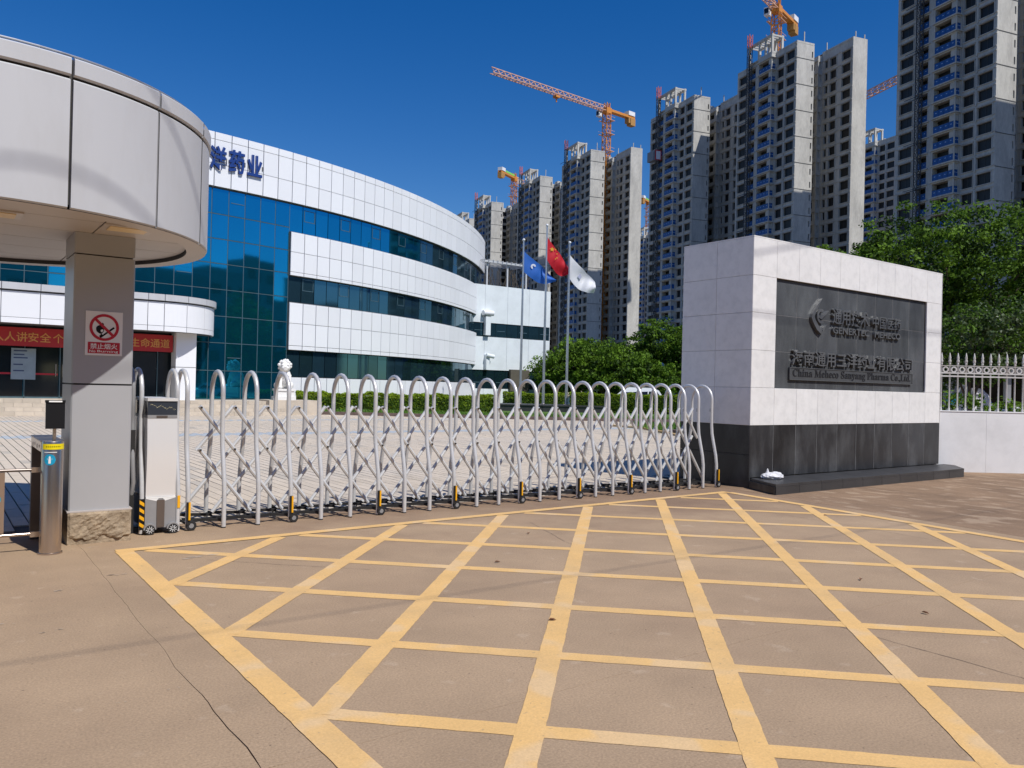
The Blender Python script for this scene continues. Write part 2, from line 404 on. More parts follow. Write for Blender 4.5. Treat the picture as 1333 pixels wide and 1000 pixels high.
for k, (dx, dy) in enumerate(((g_, g_), (PW-g_, g_), (PW-g_, PLN-g_), (g_, PLN-g_))):
    top[:, k, 0] = A[:, 0]+dx; top[:, k, 1] = A[:, 1]+dy; top[:, k, 2] = zz
sides = []
for (a, b) in ((0, 1), (1, 2), (2, 3), (3, 0)):
    q = np.zeros((n, 4, 3)); q[:, 0] = top[:, a]; q[:, 3] = top[:, b]; q[:, 1] = top[:, a]; q[:, 2] = top[:, b]; q[:, 1:3, 2] = -.013; sides.append(q[:, ::-1])
blue = ((A[:, 1] > 22.1) & (A[:, 1] < 23.0) | (A[:, 1] > 30.1) & (A[:, 1] < 30.7)).astype(int)
dk = (rng.random(n) < .12)
mi = np.where(blue, 1, np.where(dk, 2, 0))
paver_d = mat('paver_stone_dark', (.50, .44, .36), .85, var=.12, scale=.8)
pv = stuff(link('paver', quads_mesh('paver', np.concatenate([top]+sides), [paver_m, paver_blue, paver_d], np.tile(mi, 5)), court))

# threshold strip under the gate track
th = MB()
for k in range(14):
    x = 1.2+k*.64; th.box(x, x+.635, 8.735, 8.752, -.018, .003)
struct('road_edge', th.mesh('road_edge', kerb_m))

# ------------------------------------------------------------------ yellow box marking
def clip_line(p, d, poly):
    """clip infinite line to convex polygon, return t range"""
    t0, t1 = -1e9, 1e9; n = len(poly)
    for k in range(n):
        a = Vector(poly[k]); b = Vector(poly[(k+1) % n]); e = b-a; nr = Vector((-e.y, e.x))
        den = nr.dot(d); num = nr.dot(a-p)
        if abs(den) < 1e-9:
            if nr.dot(p-a) < 0: return None
            continue
        t = num/den
        if den > 0: t0 = max(t0, t)
        else: t1 = min(t1, t)
    return (t0, t1) if t0 < t1 else None
box_out = [(1.32, -4), (8.72, -4), (9.79, 7.92), (1.32, 7.66)]
box_in = [(1.46, -4), (8.60, -4), (9.64, 7.79), (1.46, 7.54)]
mk = MB()
def ribbon(a, b, w, z, amp=.0024, wd=None):
    a = Vector(a); b = Vector(b); L = (b-a).length; d = (b-a)/L; nr = Vector((-d.y, d.x)); n = max(1, int(L/.05))
    pa = []
    for k in range(n+1):
        p = a+d*L*k/n; h = w/2
        pa.append((p+nr*(h+random.uniform(-amp, amp)), p-nr*(h+random.uniform(-amp, amp))))
    for k in range(n):
        q = [(pa[k][0]), pa[k][1], pa[k+1][1], pa[k+1][0]]
        mk.poly([(v.x, v.y, z) for v in q])
s = 1/math.hypot(1, 1.055); dA = Vector((s, 1.055*s)); s2 = 1/math.hypot(1, .965); dB = Vector((s2, -.965*s2))
for k in range(-9, 5):
    c = 3.44+1.385*k; r = clip_line(Vector((1.47, c)), dA, box_in)
    if r: ribbon(Vector((1.47, c))+dA*r[0], Vector((1.47, c))+dA*r[1], .128, .0034)
for k in range(-3, 10):
    c = 3.44+1.40*k; r = clip_line(Vector((1.47, c)), dB, box_in)
    if r: ribbon(Vector((1.47, c))+dB*r[0], Vector((1.47, c))+dB*r[1], .122, .0022)
ribbon((1.39, -4), (1.39, 7.585), .145, .0046)
ribbon((1.33, 7.60), (9.72, 7.86), .125, .0058)
ribbon((9.715, 7.80), (8.66, -4), .135, .0046)
struct('road_marking', mk.mesh('road_marking', yellow_paint))

ck = MB()
CR_ = [[(4.79, -3), (4.79, 2.0), (4.79, 3.08)], [(8.55, -3), (8.56, 3.11)], [(8.57, 3.14), (8.55, 3.9), (8.6, 5.3), (8.57, 7.6)], [(4.98, 5.56), (5.07, 6.06), (5.45, 7.11)], [(1.9, 6.9), (2.6, 6.2), (2.9, 5.9)], [(11.0, 6.6), (12.3, 5.9), (12.9, 4.9)]]
for L in CR_:
    for k in range(len(L)-1):
        P = wob(L[k], L[k+1], .006, .06); w_ = .0022
        for q in range(len(P)-1):
            d = (P[q+1]-P[q]).normalized(); nr = Vector((-d.y, d.x))*w_*random.uniform(.4, 1.1)
            ck.poly([(v.x, v.y, .0015) for v in (P[q]+nr, P[q]-nr, P[q+1]-nr, P[q+1]+nr)])
stuff(link('road_crack', ck.mesh('road_crack', joint_dark), road))
# pale scuffs, bits and dry leaves on the road
sc = MB()
for (x, y, r) in [(.35, 5.7, .05), (.62, 5.4, .03), (.2, 6.3, .03), (.78, 6.4, .04), (1.15, 6.7, .05), (1.9, 7.05, .09), (1.2, 7.9, .035), (1.0, 4.1, .02), (.75, 4.05, .012)]:
    for q in range(5):
        cx, cy = x+random.uniform(-r, r)*2, y+random.uniform(-r, r)*.5; rr = r*random.uniform(.1, .45)
        sc.poly([(cx+rr*1.6*math.cos(t)*random.uniform(.6, 1), cy+rr*.5*math.sin(t)*random.uniform(.6, 1), .003) for t in np.linspace(0, 6.28, 8)[:-1]])
stuff(tag(link('paint_scuffs', sc.mesh('paint_scuffs', chalk)), 'small pale scuff spots scattered on the concrete road', 'scuffs'))
for i, (x, y, lab) in enumerate([(3.28, 4.02, 'dry curled leaf beside the second yellow line from the left'), (5.0, 6.55, 'brown leaf on the yellow line in front of the gate middle'), (9.0, 5.75, 'dark crumpled leaf inside the yellow grid near the stone sign'), (6.15, 3.6, 'thin tan twig leaf lying in the right half of the grid'), (3.95, 5.6, 'flat brown leaf in a diamond left of the grid centre'), (5.6, 2.8, 'tiny dark leaf low in the grid under the tan twig')]):
    m = MB(); a = random.uniform(0, 3)
    for sgn in (-1, 1):
        m.poly([(math.cos(a)*t*.027-math.sin(a)*w*sgn*.6, math.sin(a)*t*.027+math.cos(a)*w*sgn*.6, .006+h*.6) for (t, w, h) in ((-1, 0, 0), (-.3, .02, .014), (.5, .017, .018), (1, 0, .002))])
    tag(link('fallen_leaf', m.mesh('fallen_leaf', leaf_brown), None, (x, y, .002)), lab, 'leaf', 'fallen leaves on the road')

# ------------------------------------------------------------------ guardhouse canopy and pillar
can = thing('gate_canopy', 'grey metal panelled canopy with rounded end above the pedestrian gate', 'canopy', (0, 0, 0))
CX, CY, CR = .30, 8.77, 1.97
def outline(r, n=40):
    P = [(-6, CY-r)]
    for k in range(n+1):
        t = -math.pi/2+math.pi*k/n; P.append((CX+r*math.cos(t), CY+r*math.sin(t)))
    P.append((-6, CY+r)); return P
def band(r, z0, z1, th=.03, seams=()):
    m = MB(); P = outline(r)
    for k in range(len(P)-1):
        m.quad((*P[k], z0), (*P[k+1], z0), (*P[k+1], z1), (*P[k], z1))
    return m
bk = band(CR-.03, 2.80, 3.90); bk.mesh
link('backing', bk.mesh('backing', seam_m), can)
# cladding: angle list for seams; x<CX are straight
def arcpt(sv, r):
    """distance along the outline from the front-straight/arc junction (negative = straight front)"""
    if sv < 0: return Vector((CX+sv, CY-r)), Vector((0, -1))
    t = -math.pi/2+sv/CR
    if t > math.pi/2: return Vector((CX-(t-math.pi/2)*CR, CY+r)), Vector((0, 1))
    return Vector((CX+r*math.cos(t), CY+r*math.sin(t))), Vector((math.cos(t), math.sin(t)))
seams = [-6.1, -4.9, -3.7, -2.6, -1.5, -.45, .526, 1.30, 2.07, 2.9, 3.8, 4.7, 5.6, 6.5, 7.7, 9, 10.3, 11.6]
def clad(s0, s1, z0, z1, gap, th):
    m = MB(); n = 8; a = s0+gap/2; b = s1-gap/2; c = .012
    rows = [(z0, CR-.02), (z0, CR+th-c), (z0+c, CR+th), (z1-c, CR+th), (z1, CR+th-c), (z1, CR-.02)]
    for k in range(n):
        u0 = a+(b-a)*k/n; u1 = a+(b-a)*(k+1)/n
        for j in range(5):
            p = [];
            for (u, (z, r)) in ((u0, rows[j]), (u1, rows[j]), (u1, rows[j+1]), (u0, rows[j+1])):
                q, _ = arcpt(u, r); p.append((q.x, q.y, z))
            m.quad(*p)
    for u in (a, b):
        q0, _ = arcpt(u, CR-.02); q1, _ = arcpt(u, CR+th-.006); m.quad((*q0, z0), (*q1, z0), (*q1, z1), (*q0, z1))
    return m
for k in range(len(seams)-1):
    link('cladding_panel', clad(seams[k], seams[k+1], 2.765, 3.745, .022, .0).mesh('cladding_panel', alu_cool, True), can)
    link('parapet_cap', clad(seams[k], seams[k+1], 3.765, 3.905, .022, .012).mesh('parapet_cap', alu_cool, True), can)
P1 = outline(CR-.01); P2 = outline(CR-.19)
m = MB()
for k in range(len(P1)-1): m.quad((*P2[k], 2.76), (*P2[k+1], 2.76), (*P1[k+1], 2.76), (*P1[k], 2.76))
link('rim', m.mesh('rim', alu_soffit), can)
m = MB()
for k in range(len(P1)-1): m.quad((*P2[k], 2.7605), (*P2[k+1], 2.7605), (*P2[k+1], 2.82), (*P2[k], 2.82))
link('rim_return', m.mesh('rim_return', seam_m), can)
m = MB()
for k in range(len(P1)-1): m.quad((*P1[k], 3.85), (*P1[k+1], 3.85), (CX-2, CY, 3.85), (CX-2, CY, 3.85001))
m.poly([(-6, CY-CR+.02, 3.84), (CX, CY-CR+.02, 3.84)]+[(p[0], p[1], 3.84) for p in outline(CR-.03)[1:-1]]+[(-6, CY+CR-.02, 3.84)])
link('roof_deck', MB().poly([(p[0], p[1], 3.84) for p in outline(CR-.03)]).mesh('roof_deck', seam_m), can)
# soffit panels: cells of a 1.05 x .62 grid, clipped to the oval, each a panel
def clip_poly(poly, circ_r):
    # Sutherland-Hodgman against many half planes of the outline
    O = outline(circ_r, 24); out = poly
    for k in range(len(O)-1):
        a = Vector(O[k]); b = Vector(O[k+1]); e = b-a; res = []
        if not out: return []
        for q in range(len(out)):
            p, r = out[q], out[(q+1) % len(out)]
            sp = e.x*(p.y-a.y)-e.y*(p.x-a.x); sr = e.x*(r.y-a.y)-e.y*(r.x-a.x)
            if sp >= 0: res.append(p)
            if (sp > 0) != (sr > 0) and abs(sp-sr) > 1e-9: res.append(p+(r-p)*(sp/(sp-sr)))
        out = res
    return out
for i, x in enumerate(np.arange(1.16-6*1.15, 2.6, 1.15)):
    for y in (6.85, 7.49, 8.13, 8.77, 9.41, 10.05):
        gp = .006; c = clip_poly([Vector((x+gp, y+gp)), Vector((x+1.15-gp, y+gp)), Vector((x+1.15-gp, y+.64-gp)), Vector((x+gp, y+.64-gp))], CR-.20)
        if len(c) > 2: link('soffit_panel', MB().prism([(p.x, p.y) for p in c], 2.80, 2.812).mesh('soffit_panel', alu_soffit), can)
link('soffit_backing', MB().poly([(p[0], p[1], 2.814) for p in outline(CR-.19)]).mesh('soffit_backing', seam_m), can)
for (x, y) in ((1.36, 7.62), (.38, 7.62), (-.8, 7.62), (-2.4, 7.62)):
    f = link('soffit_light', MB().box(-.20, .20, -.15, .15, 2.787, 2.799).mesh('soffit_light', lamp_frame), can, (x, y, 0))
    link('diffuser', MB().box(-.15, .15, -.105, .105, 2.780, 2.7865).mesh('diffuser', lamp_glass), f)
# thin rail pipe along the roof edge
rp = MB(); rp.tube([(-6, CY-CR+.08, 3.935)]+[(p[0], p[1], 3.935) for p in outline(CR-.05)[1:16]], .009, 6)
for k in (3, 8, 13): p = outline(CR-.05)[k]; rp.tube([(*p, 3.9), (*p, 3.935)], .006, 5)
link('roof_rail', rp.mesh('roof_rail', pole_m), can)

pil = thing('pillar', 'square grey metal clad pillar on rough stone base under the canopy', 'pillar', (1.02, 8.1, 0))
# cladding sheets of the pillar: lower, upper, head
for (z0, z1) in ((.30, 1.43), (1.445, 2.60), (2.612, 2.798)):
    m = MB(); x0, x1, y0, y1 = 0, .50, 0, .60; c = .012
    pts = [(x0+c, y0), (x1-c, y0), (x1, y0+c), (x1, y1-c), (x1-c, y1), (x0+c, y1), (x0, y1-c), (x0, y0+c)]
    link('cladding_panel', m.prism(pts, z0, z1).mesh('cladding_panel', alu_pillar), pil)
link('core', MB().box(.02, .48, .02, .58, .02, 2.797).mesh('core', seam_m), pil)
# rough split-faced stone base (front face displaced)
m = MB(); nx, nz = 26, 14; grid = {}
for i in range(nx+1):
    for k in range(nz+1):
        u = i/nx; w = k/nz; edge = min(u, 1-u, w*1.0, 1-w)
        d = .008*(math.sin(u*9+w*4)+math.sin(u*23-w*13)*.5)+random.uniform(-.006, .006)
        d = -.035-d*min(1, edge*6)
        d += .060*max(0, min(1, 2.2*(1-(w/(.17+.06*math.sin(u*14)+.035*math.sin(u*37))))))
        grid[i, k] = (-.005+u*.52, d if 0 < i < nx and k < nz else -.02, w*.288)
for i in range(nx):
    for k in range(nz): m.quad(grid[i, k], grid[i+1, k], grid[i+1, k+1], grid[i, k+1])
m.box(-.005, .515, -.018, .61, 0, .287)
link('stone_base', m.mesh('stone_base', stone_base), pil)
link('base_trim', MB().box(-.012, .522, -.022, .62, .2875, .3).mesh('base_trim', lamp_frame), pil)
pil2 = thing('pillar', 'matching metal clad pillar carrying the far left end of the canopy', 'pillar', (-4.5, 8.1, 0))
for (z0, z1) in ((.30, 1.43), (1.445, 2.60), (2.612, 2.798)): link('cladding_panel', MB().box(0, .5, 0, .6, z0, z1).mesh('cladding_panel', alu_pillar), pil2)
link('stone_base', MB().box(-.01, .51, -.02, .61, 0, .30).mesh('stone_base', stone_base), pil2)

# no burning sign on the pillar
sg = thing('no_burning_sign', 'white no burning sign with red ring and red text panel on the pillar', 'sign', (1.12, 8.098, 1.70))
link('plate', MB().box(0, .305, -.004, 0, 0, .40).mesh('plate', white_p), sg)
def ring(r0, r1, n=40, y=-.006, c=(.153, .255)):
    m = MB()
    for k in range(n):
        t0 = 2*math.pi*k/n; t1 = 2*math.pi*(k+1)/n
        m.quad(*[(c[0]+r*math.cos(t), y, c[1]+r*math.sin(t)) for (r, t) in ((r0, t0), (r1, t0), (r1, t1), (r0, t1))])
    return m
m = ring(.098, .122)
a = Vector((.153-.077, -.0062, .255+.077)); b = Vector((.153+.077, -.0062, .255-.077)); nn = Vector((.0085, 0, .0085))
m.quad(a-nn, b-nn, b+nn, a+nn); link('prohibition_ring', m.mesh('prohibition_ring', sign_red), sg)
m = MB(); y = -.0052
fl = [(.085, .235), (.092, .215), (.112, .200), (.128, .196), (.14, .205), (.150, .222), (.152, .245), (.145, .262), (.150, .285), (.137, .300), (.132, .288), (.118, .277), (.098, .268), (.087, .255)]
m.poly([(p[0], y, p[1]) for p in fl]); m.quad((.118, y, .168), (.128, y, .160), (.240, y, .252), (.228, y, .264))
m.quad((.112, y, .175), (.122, y, .160), (.145, y, .18), (.13, y, .2))
link('match_symbol', m.mesh('match_symbol', black_pl), sg)
link('flame_highlight', MB().poly([(x, -.0056, z) for x, z in ((.127, .213), (.137, .212), (.146, .225), (.143, .238), (.13, .236), (.122, .228))]).mesh('flame_highlight', white_p), sg)
link('text_panel', MB().box(.022, .285, -.0052, -.004, .018, .120).mesh('text_panel', sign_red), sg)
fit_text('禁止烟火', .042, .265, .058, .109, -.0058, white_p, sg, 'lettering', extrude=.0004, offset=.012)
fit_text('No', .035, .085, .026, .050, -.0058, white_p, sg, 'lettering', extrude=.0004, offset=.01)
fit_text('Burning', .100, .272, .022, .050, -.0058, white_p, sg, 'lettering', extrude=.0004, offset=.01)

# ------------------------------------------------------------------ turnstile with face reader
ts = thing('turnstile', 'brushed steel turnstile post with blue arrow disc and yellow band', 'turnstile', (.855, 7.80, 0))
m = MB(); m.lathe([(.094, 0), (.094, .012), (.083, .014), (.083, .945), (.080, .952)], 32); link('post', m.mesh('post', steel, True), ts)
m = MB()
for k in range(20):
    t0 = math.radians(205+k*7); t1 = math.radians(205+(k+1)*7); r = .0845
    m.quad((r*math.cos(t0), r*math.sin(t0), .885), (r*math.cos(t1), r*math.sin(t1), .885), (r*math.cos(t1), r*math.sin(t1), .932), (r*math.cos(t0), r*math.sin(t0), .932))
link('yellow_band', m.mesh('yellow_band', yellow_b, True), ts)
m = MB()
for k in range(8):
    t = math.radians(232+k*10); r = .0852; w = .0035
    tx = Vector((-math.sin(t), math.cos(t), 0)); c = Vector((r*math.cos(t), r*math.sin(t), .909))
    m.quad(c-tx*w+Vector((0, 0, -.006)), c+tx*w+Vector((0, 0, -.004)), c+tx*w*.6+Vector((0, 0, .007)), c-tx*w+Vector((0, 0, .003)))
stuff(link('band_marks', m.mesh('band_marks', black_pl), ts))
def disc_on_cyl(cx, z0, rad, rc, ang, m, pts=None):
    """wrap a flat shape onto the post"""
    P = pts if pts else [(rad*math.cos(t), rad*math.sin(t)) for t in np.linspace(0, 2*math.pi, 33)[:-1]]
    out = []
    for (u, w) in P:
        t = ang+u/rc; out.append((rc*math.cos(t), rc*math.sin(t), z0+w))
    return out
AN = math.radians(-90-20)
m = MB(); n = 12
for i in range(n):  # strips so the disc follows the curve
    u0 = -.046+.092*i/n; u1 = -.046+.092*(i+1)/n
    h0 = math.sqrt(max(0, .046**2-u0*u0)); h1 = math.sqrt(max(0, .046**2-u1*u1))
    m.quad(*disc_on_cyl(0, .80, 0, .0842, AN, m, [(u0, -h0), (u1, -h1), (u1, h1), (u0, h0)]))
link('arrow_disc', m.mesh('arrow_disc', cyan_m, True), ts)
m = MB()
for (u0, u1, a0, a1, b0, b1) in ((-.009, .009, -.032, -.032, .004, .004), (-.022, 0, .003, .003, .003, .033), (0, .022, .003, .003, .033, .003)):
    m.quad(*disc_on_cyl(0, .80, 0, .0848, AN, m, [(u0, a0), (u1, a1), (u1, b1), (u0, b0)]))
link('arrow', m.mesh('arrow', white_p), ts)
m = MB()
for i in range(8):
    u0 = -.05+.1*i/8; u1 = -.05+.1*(i+1)/8; m.quad(*disc_on_cyl(0, .862, 0, .0846, AN+.05, m, [(u0, -.003), (u1, -.003), (u1, .003), (u0, .003)]))
link('light_strip', m.mesh('light_strip', white_p), ts)
# cabinet behind the post
m = MB(); m.box(-.085, .083, .02, .82, .86, .945); link('cabinet_head', m.mesh('cabinet_head', steel), ts)
link('cabinet_lid', MB().box(-.09, .088, .03, .83, .9455, .953).mesh('cabinet_lid', steel_dark), ts)
m = MB()
for (y, z, r) in ((.15, .90, .012), (.32, .89, .018), (.50, .90, .014), (.66, .885, .018)): m.box(-.0875, -.0852, y-r, y+r, z-r, z+r)
link('control_panel', m.mesh('control_panel', steel_dark), ts)
link('side_panel', MB().box(.0, .08, .05, .80, .10, .859).mesh('side_panel', steel_dark), ts)
link('rear_leg', MB().box(-.085, .083, .74, .82, 0, .859).mesh('rear_leg', steel_dark), ts)
m = MB(); m.tube([(-.04, .13, .08), (-.04, .13, .80)], .014, 10); link('swing_shaft', m.mesh('swing_shaft', steel, True), ts)
for z in (.70, .15):
    m = MB(); m.tube([(-.04, .13, z-.05), (-.04, .13, z+.05)], .022, 10); m.bar((-.04, .13, z), (-.14, .13, z), .03, .045); link('hinge', m.mesh('hinge', steel, True), ts)
m = MB(); m.tube([(-.14, .13, .70), (-.95, .13, .70)], .014, 10); link('swing_rail', m.mesh('swing_rail', steel_dark, True), ts)
m = MB(); m.tube([(-.14, .13, .155), (-.95, .13, .155)], .014, 10); link('swing_rail', m.mesh('swing_rail', steel, True), ts)
link('swing_panel', MB().box(-.95, -.33, .125, .135, .175, .685).mesh('swing_panel', mat('bronze_panel', (.30, .21, .15), .4, metal=.2, var=.05)), ts)
m = MB(); m.poly([(-.40+.045*math.cos(t), .1235, .46+.045*math.sin(t)) for t in np.linspace(0, 2*math.pi, 25)[:-1]]); link('arrow_disc', m.mesh('arrow_disc', cyan_m), ts)
m = MB(); m.quad((-.408, .1228, .43), (-.392, .1228, .43), (-.392, .1228, .465), (-.408, .1228, .465)); m.poly([(-.425, .1228, .464), (-.375, .1228, .464), (-.40, .1228, .493)])
link('arrow', m.mesh('arrow', white_p), ts)
fr = thing('face_reader', 'black face recognition tablet on a short pole above the turnstile', 'reader', (.875, 7.86, .952))
m = MB(); m.tube([(0, .03, 0), (0, .03, .12)], .014, 10); link('pole', m.mesh('pole', steel, True), fr)
T = Matrix.Translation((0, 0, .10)) @ Matrix.Rotation(math.radians(-4), 4, 'X')
m = MB(); m.box(-.072, .072, -.012, .012, 0, .225, T); link('housing', m.mesh('housing', black_pl), fr)
m = MB(); m.box(-.076, .076, -.02, .02, .225, .245, T); link('visor', m.mesh('visor', black_pl), fr)
m = MB(); m.box(-.05, .05, -.0225, -.0202, .227, .239, T); link('lamp_strip', m.mesh('lamp_strip', white_p), fr)

# ------------------------------------------------------------------ retractable gate
gt = thing('retractable_gate', 'long silver folding driveway gate of arched tubes with crossed struts', 'gate', (2.1, 8.66, 0))
NA = 25
AX = [0.]
for k in range(NA-1): AX.append(AX[-1]+.345-.042*k/(NA-1))
sc_ = (10.06-2.11)/AX[-1]; AX = [a*sc_ for a in AX]
def arch_pts(w_top=.205, w_bot=.325, zt=1.40, H=1.6):
    P = [(-w_bot, .012), (-w_bot, .36), (-.305, .50), (-.245, .74), (-.222, .84), (-w_top-.004, .98), (-w_top, 1.2), (-w_top, zt-.03)]
    r = w_top
    for k in range(1, 12):
        t = math.pi-math.pi*k/12; P.append((r*math.cos(t), zt-.03+r*1.08*math.sin(t)))
    P += [(-y, z) for (y, z) in P[:8]][::-1]
    return P
am = MB().tube([(0, y, z) for y, z in arch_pts()], .0235, 12)
arch_mesh = am.mesh('arch', gate_m, True)
foot_mesh = MB().lathe([(.023, 0), (.0245, .002), (.0245, .009), (.0237, .010)], 12).mesh('foot_cap', rubber, True)
boltm = MB().lathe([(.012, -.014), (.012, .008), (.008, .014)], 8, axis='y').mesh('bolt', bolt_m)
for k, x in enumerate(AX):
    a = link('arch', arch_mesh, gt, (x, 0, 0))
    link('foot_cap', foot_mesh, a, (0, -.325, 0)); link('foot_cap', foot_mesh, a, (0, .325, 0))
    b = MB(); b.tube([(0, -.325, .06), (0, .325, .06)], .012, 6); b.bar((0, -.215, 1.21), (0, -.18, 1.21), .03, .05)
    link('crossbar', b.mesh('crossbar', rubber), a)
# struts: two planes (front and back) x two diagonals; each strut spans three half-cells
def plane_y(z, side):  # the inside of the legs
    zs = [0, .36, .5, .74, .98, 1.4]; ys = [.30, .30, .28, .222, .18, .18]
    return side*float(np.interp(z, zs, ys))
ZJ = [1.215, .995, .775, .555, .335, .12]   # joint heights: mid, arch, mid, arch, mid, arch
def xat(h):  # half-cell index -> x
    i = int(h//2); 
    if i >= NA-1: return AX[-1]+(h/2-(NA-1))*.30
    if h < 0: return AX[0]+h/2*.34
    return AX[i] if h % 2 == 0 else (AX[i]+AX[i+1])/2
for side in (-1,):
    for diag in (0, 1):
        for k in range(-1, NA):
            # starts at mid k+.5 (half index 2k+1) at top and runs down to the right (diag 0) or left (diag 1)
            for (a, b) in ((0, 2), (2, 5)):
                h0 = 2*k+1+(a if diag == 0 else -a); h1 = 2*k+1+(b if diag == 0 else -b)
                if min(h0, h1) < 0 or max(h0, h1) > 2*(NA-1): continue
                yy = (-.045, .06)[diag]
                p0 = Vector((xat(h0), yy, ZJ[a])); p1 = Vector((xat(h1), yy, ZJ[b]))
                e = (p1-p0).normalized()*.018
                pts = [p0-e, p1+e]
                if b == 5:
                    zm = ZJ[3]; pm_ = Vector((xat(h0+(1 if diag == 0 else -1)), yy, zm)); pts = [p0-e, pm_, p1+e]
                if (side == -1 and diag == 1 and random.random() < 0): continue
                mm = MB().tube(pts, .0208, 8)
                o = link('strut', mm.mesh('strut', gate_m2, True), gt)
                if side == -1 and diag == 0:
                    link('bolt', boltm, o, (p0.x, p0.y-.017, p0.z))
wheel_m = MB().lathe([(.018, -.014), (.046, -.014), (.050, -.009), (.050, .009), (.046, .014), (.018, .014)], 20, axis='y').mesh('wheel', rubber, True)
hub_m = MB().lathe([(.024, -.016), (.024, .016)], 12, axis='y').mesh('hub', box_grey)
for k in range(0, NA, 3):
    x = AX[k]
    m = MB(); m.box(-.016, .016, -.352, -.318, .06, .285); o = link('wheel_bracket', m.mesh('wheel_bracket', rubber), gt, (x+.0, -.012, 0))
    m = MB(); m.box(-.004, .014, -.366, -.3535, .11, .285); link('reflector', m.mesh('reflector', reflect_y), o)
    w = link('wheel', wheel_m, gt, (x+.03, -.345, .05)); link('hub', hub_m, w)
    link('wheel', wheel_m, gt, (x+.03, .36, .05))
# low black linkage rails
m = MB()
for k in range(NA-1):
    m.bar((AX[k], -.26, .075), (AX[k+1], -.10, .075), .02, .03); m.bar((AX[k+1], -.26, .075), (AX[k], -.10, .075), .02, .03)
    m.bar((AX[k], .26, .075), (AX[k+1], .10, .075), .02, .03)
stuff(link('linkage', m.mesh('linkage', rubber), gt))
# machine head
mh = thing('gate_drive_unit', 'white cabinet drive unit with display, wheels and arched frame at gate end', 'gate motor', (1.70, 8.30, 0))
W_ = .27
for y in (-.0, .52):
    m = MB()
    for x in (-.032, .312):
        pass
ap = [(x, z) for x, z in arch_pts(.205, .26, 1.385)]
for x in (-.03, .30):
    m = MB().tube([(x, .34+y, z) for y, z in arch_pts(.205, .325)], .0215, 12); link('arch', m.mesh('arch', gate_m, True), mh)
m = MB()  # cover with gently bulged front
prof = [(0, .36), (-.004, .45), (-.018, .62), (-.022, .78), (-.018, .92), (-.004, 1.06), (0, 1.12)]
for k in range(len(prof)-1):
    (y0, z0), (y1, z1) = prof[k], prof[k+1]; m.quad((0, y0, z0), (W_, y0, z0), (W_, y1, z1), (0, y1, z1))
m.box(.001, W_-.001, .002, .60, .36, 1.12); link('cover', m.mesh('cover', box_m, True), mh)
link('cabinet_top', MB().box(-.004, W_+.004, -.012, .60, 1.285, 1.315).mesh('cabinet_top', box_m), mh)
link('cabinet_neck', MB().box(0, W_, -.004, .60, 1.1205, 1.15).mesh('cabinet_neck', box_grey), mh)
link('neck_plate', MB().box(.08, .18, -.008, -.0045, 1.125, 1.145).mesh('neck_plate', steel_dark), mh)
sc2 = link('display', MB().box(.0, W_, -.002, .60, 1.1505, 1.2845).mesh('display', screen_m), mh)
m = MB()
for k in range(46):
    u = k/45; x = .02+u*.23; z = 1.245-.035*u+.012*math.sin(u*17)+random.uniform(-.008, .008); r = random.uniform(.0012, .0026)
    m.quad((x-r, -.0035, z-r), (x+r, -.0035, z-r), (x+r, -.0035, z+r), (x-r, -.0035, z+r))
stuff(link('display_dots', m.mesh('display_dots', dot_m), sc2))
link('lower_skirt', MB().box(-.004, W_+.004, -.012, .60, .06, .345).mesh('lower_skirt', box_grey), mh)
m = MB(); m.poly([(.0, -.014, .345), (.10, -.014, .318), (.115, -.014, .345)]); m.poly([(W_, -.014, .345), (W_-.10, -.014, .318), (W_-.115, -.014, .345)][::-1]); m.box(.0, W_, -.0135, 0, .346, .358)
link('skirt_trim', m.mesh('skirt_trim', white_p), mh)
link('skirt_rib', MB().box(.10, .17, -.020, -.0125, .07, .33).mesh('skirt_rib', steel_dark), mh)
m = MB(); m.cur = 0; m.box(-.052, -.012, -.008, .0, .05, .345)
for k in range(4):
    m.cur = 1; z = .09+k*.07; m.quad((-.053, -.0095, z), (-.011, -.0095, z-.03), (-.011, -.0095, z+.005), (-.053, -.0095, z+.035))
link('hazard_strip', m.mesh('hazard_strip', [black_pl, reflect_y]), mh)
link('reflector', MB().box(W_+.02, W_+.045, -.012, .0, .24, .36).mesh('reflector', reflect_y), mh)
for x in (.035, .245):
    m = MB()
    for k in range(10):
        t0 = math.pi*k/10; t1 = math.pi*(k+1)/10
        m.quad(*[(r*math.cos(t), yy, r*math.sin(t)) for (r, t, yy) in ((.058, t0, -.055), (.058, t1, -.055), (.058, t1, .05), (.058, t0, .05))])
        m.quad(*[(r*math.cos(t), -.055, r*math.sin(t)) for (r, t) in ((.045, t0), (.058, t0), (.058, t1), (.045, t1))])
    link('wheel_arch', m.mesh('wheel_arch', box_grey), mh, (x, 0, .052))
    w = link('wheel', MB().lathe([(.02, -.014), (.046, -.014), (.05, -.009), (.05, .012), (.02, .014)], 22, axis='y').mesh('wheel', rubber, True), mh, (x, -.035, .05))
    m = MB()
    for k in range(9):
        t = 2*math.pi*k/9; m.bar((.010*math.cos(t), -.0165, .010*math.sin(t)), (.036*math.cos(t+.35), -.0165, .036*math.sin(t+.35)), .004, .007, (0, 1, 0))
    link('wheel_spokes', m.mesh('wheel_spokes', white_p), w)
# dark guide post between pillar and machine
dp = thing('guide_post', 'black guide post with arched bar beside the metal pillar', 'post', (1.60, 8.42, 0))
link('post', MB().box(-.035, .02, 0, .5, 0, 1.0).mesh('post', rubber), dp)
m = MB().tube([(0, y+.25, z) for y, z in arch_pts(.2, .22, 1.42)], .022, 10); link('arch', m.mesh('arch', box_grey, True), dp)

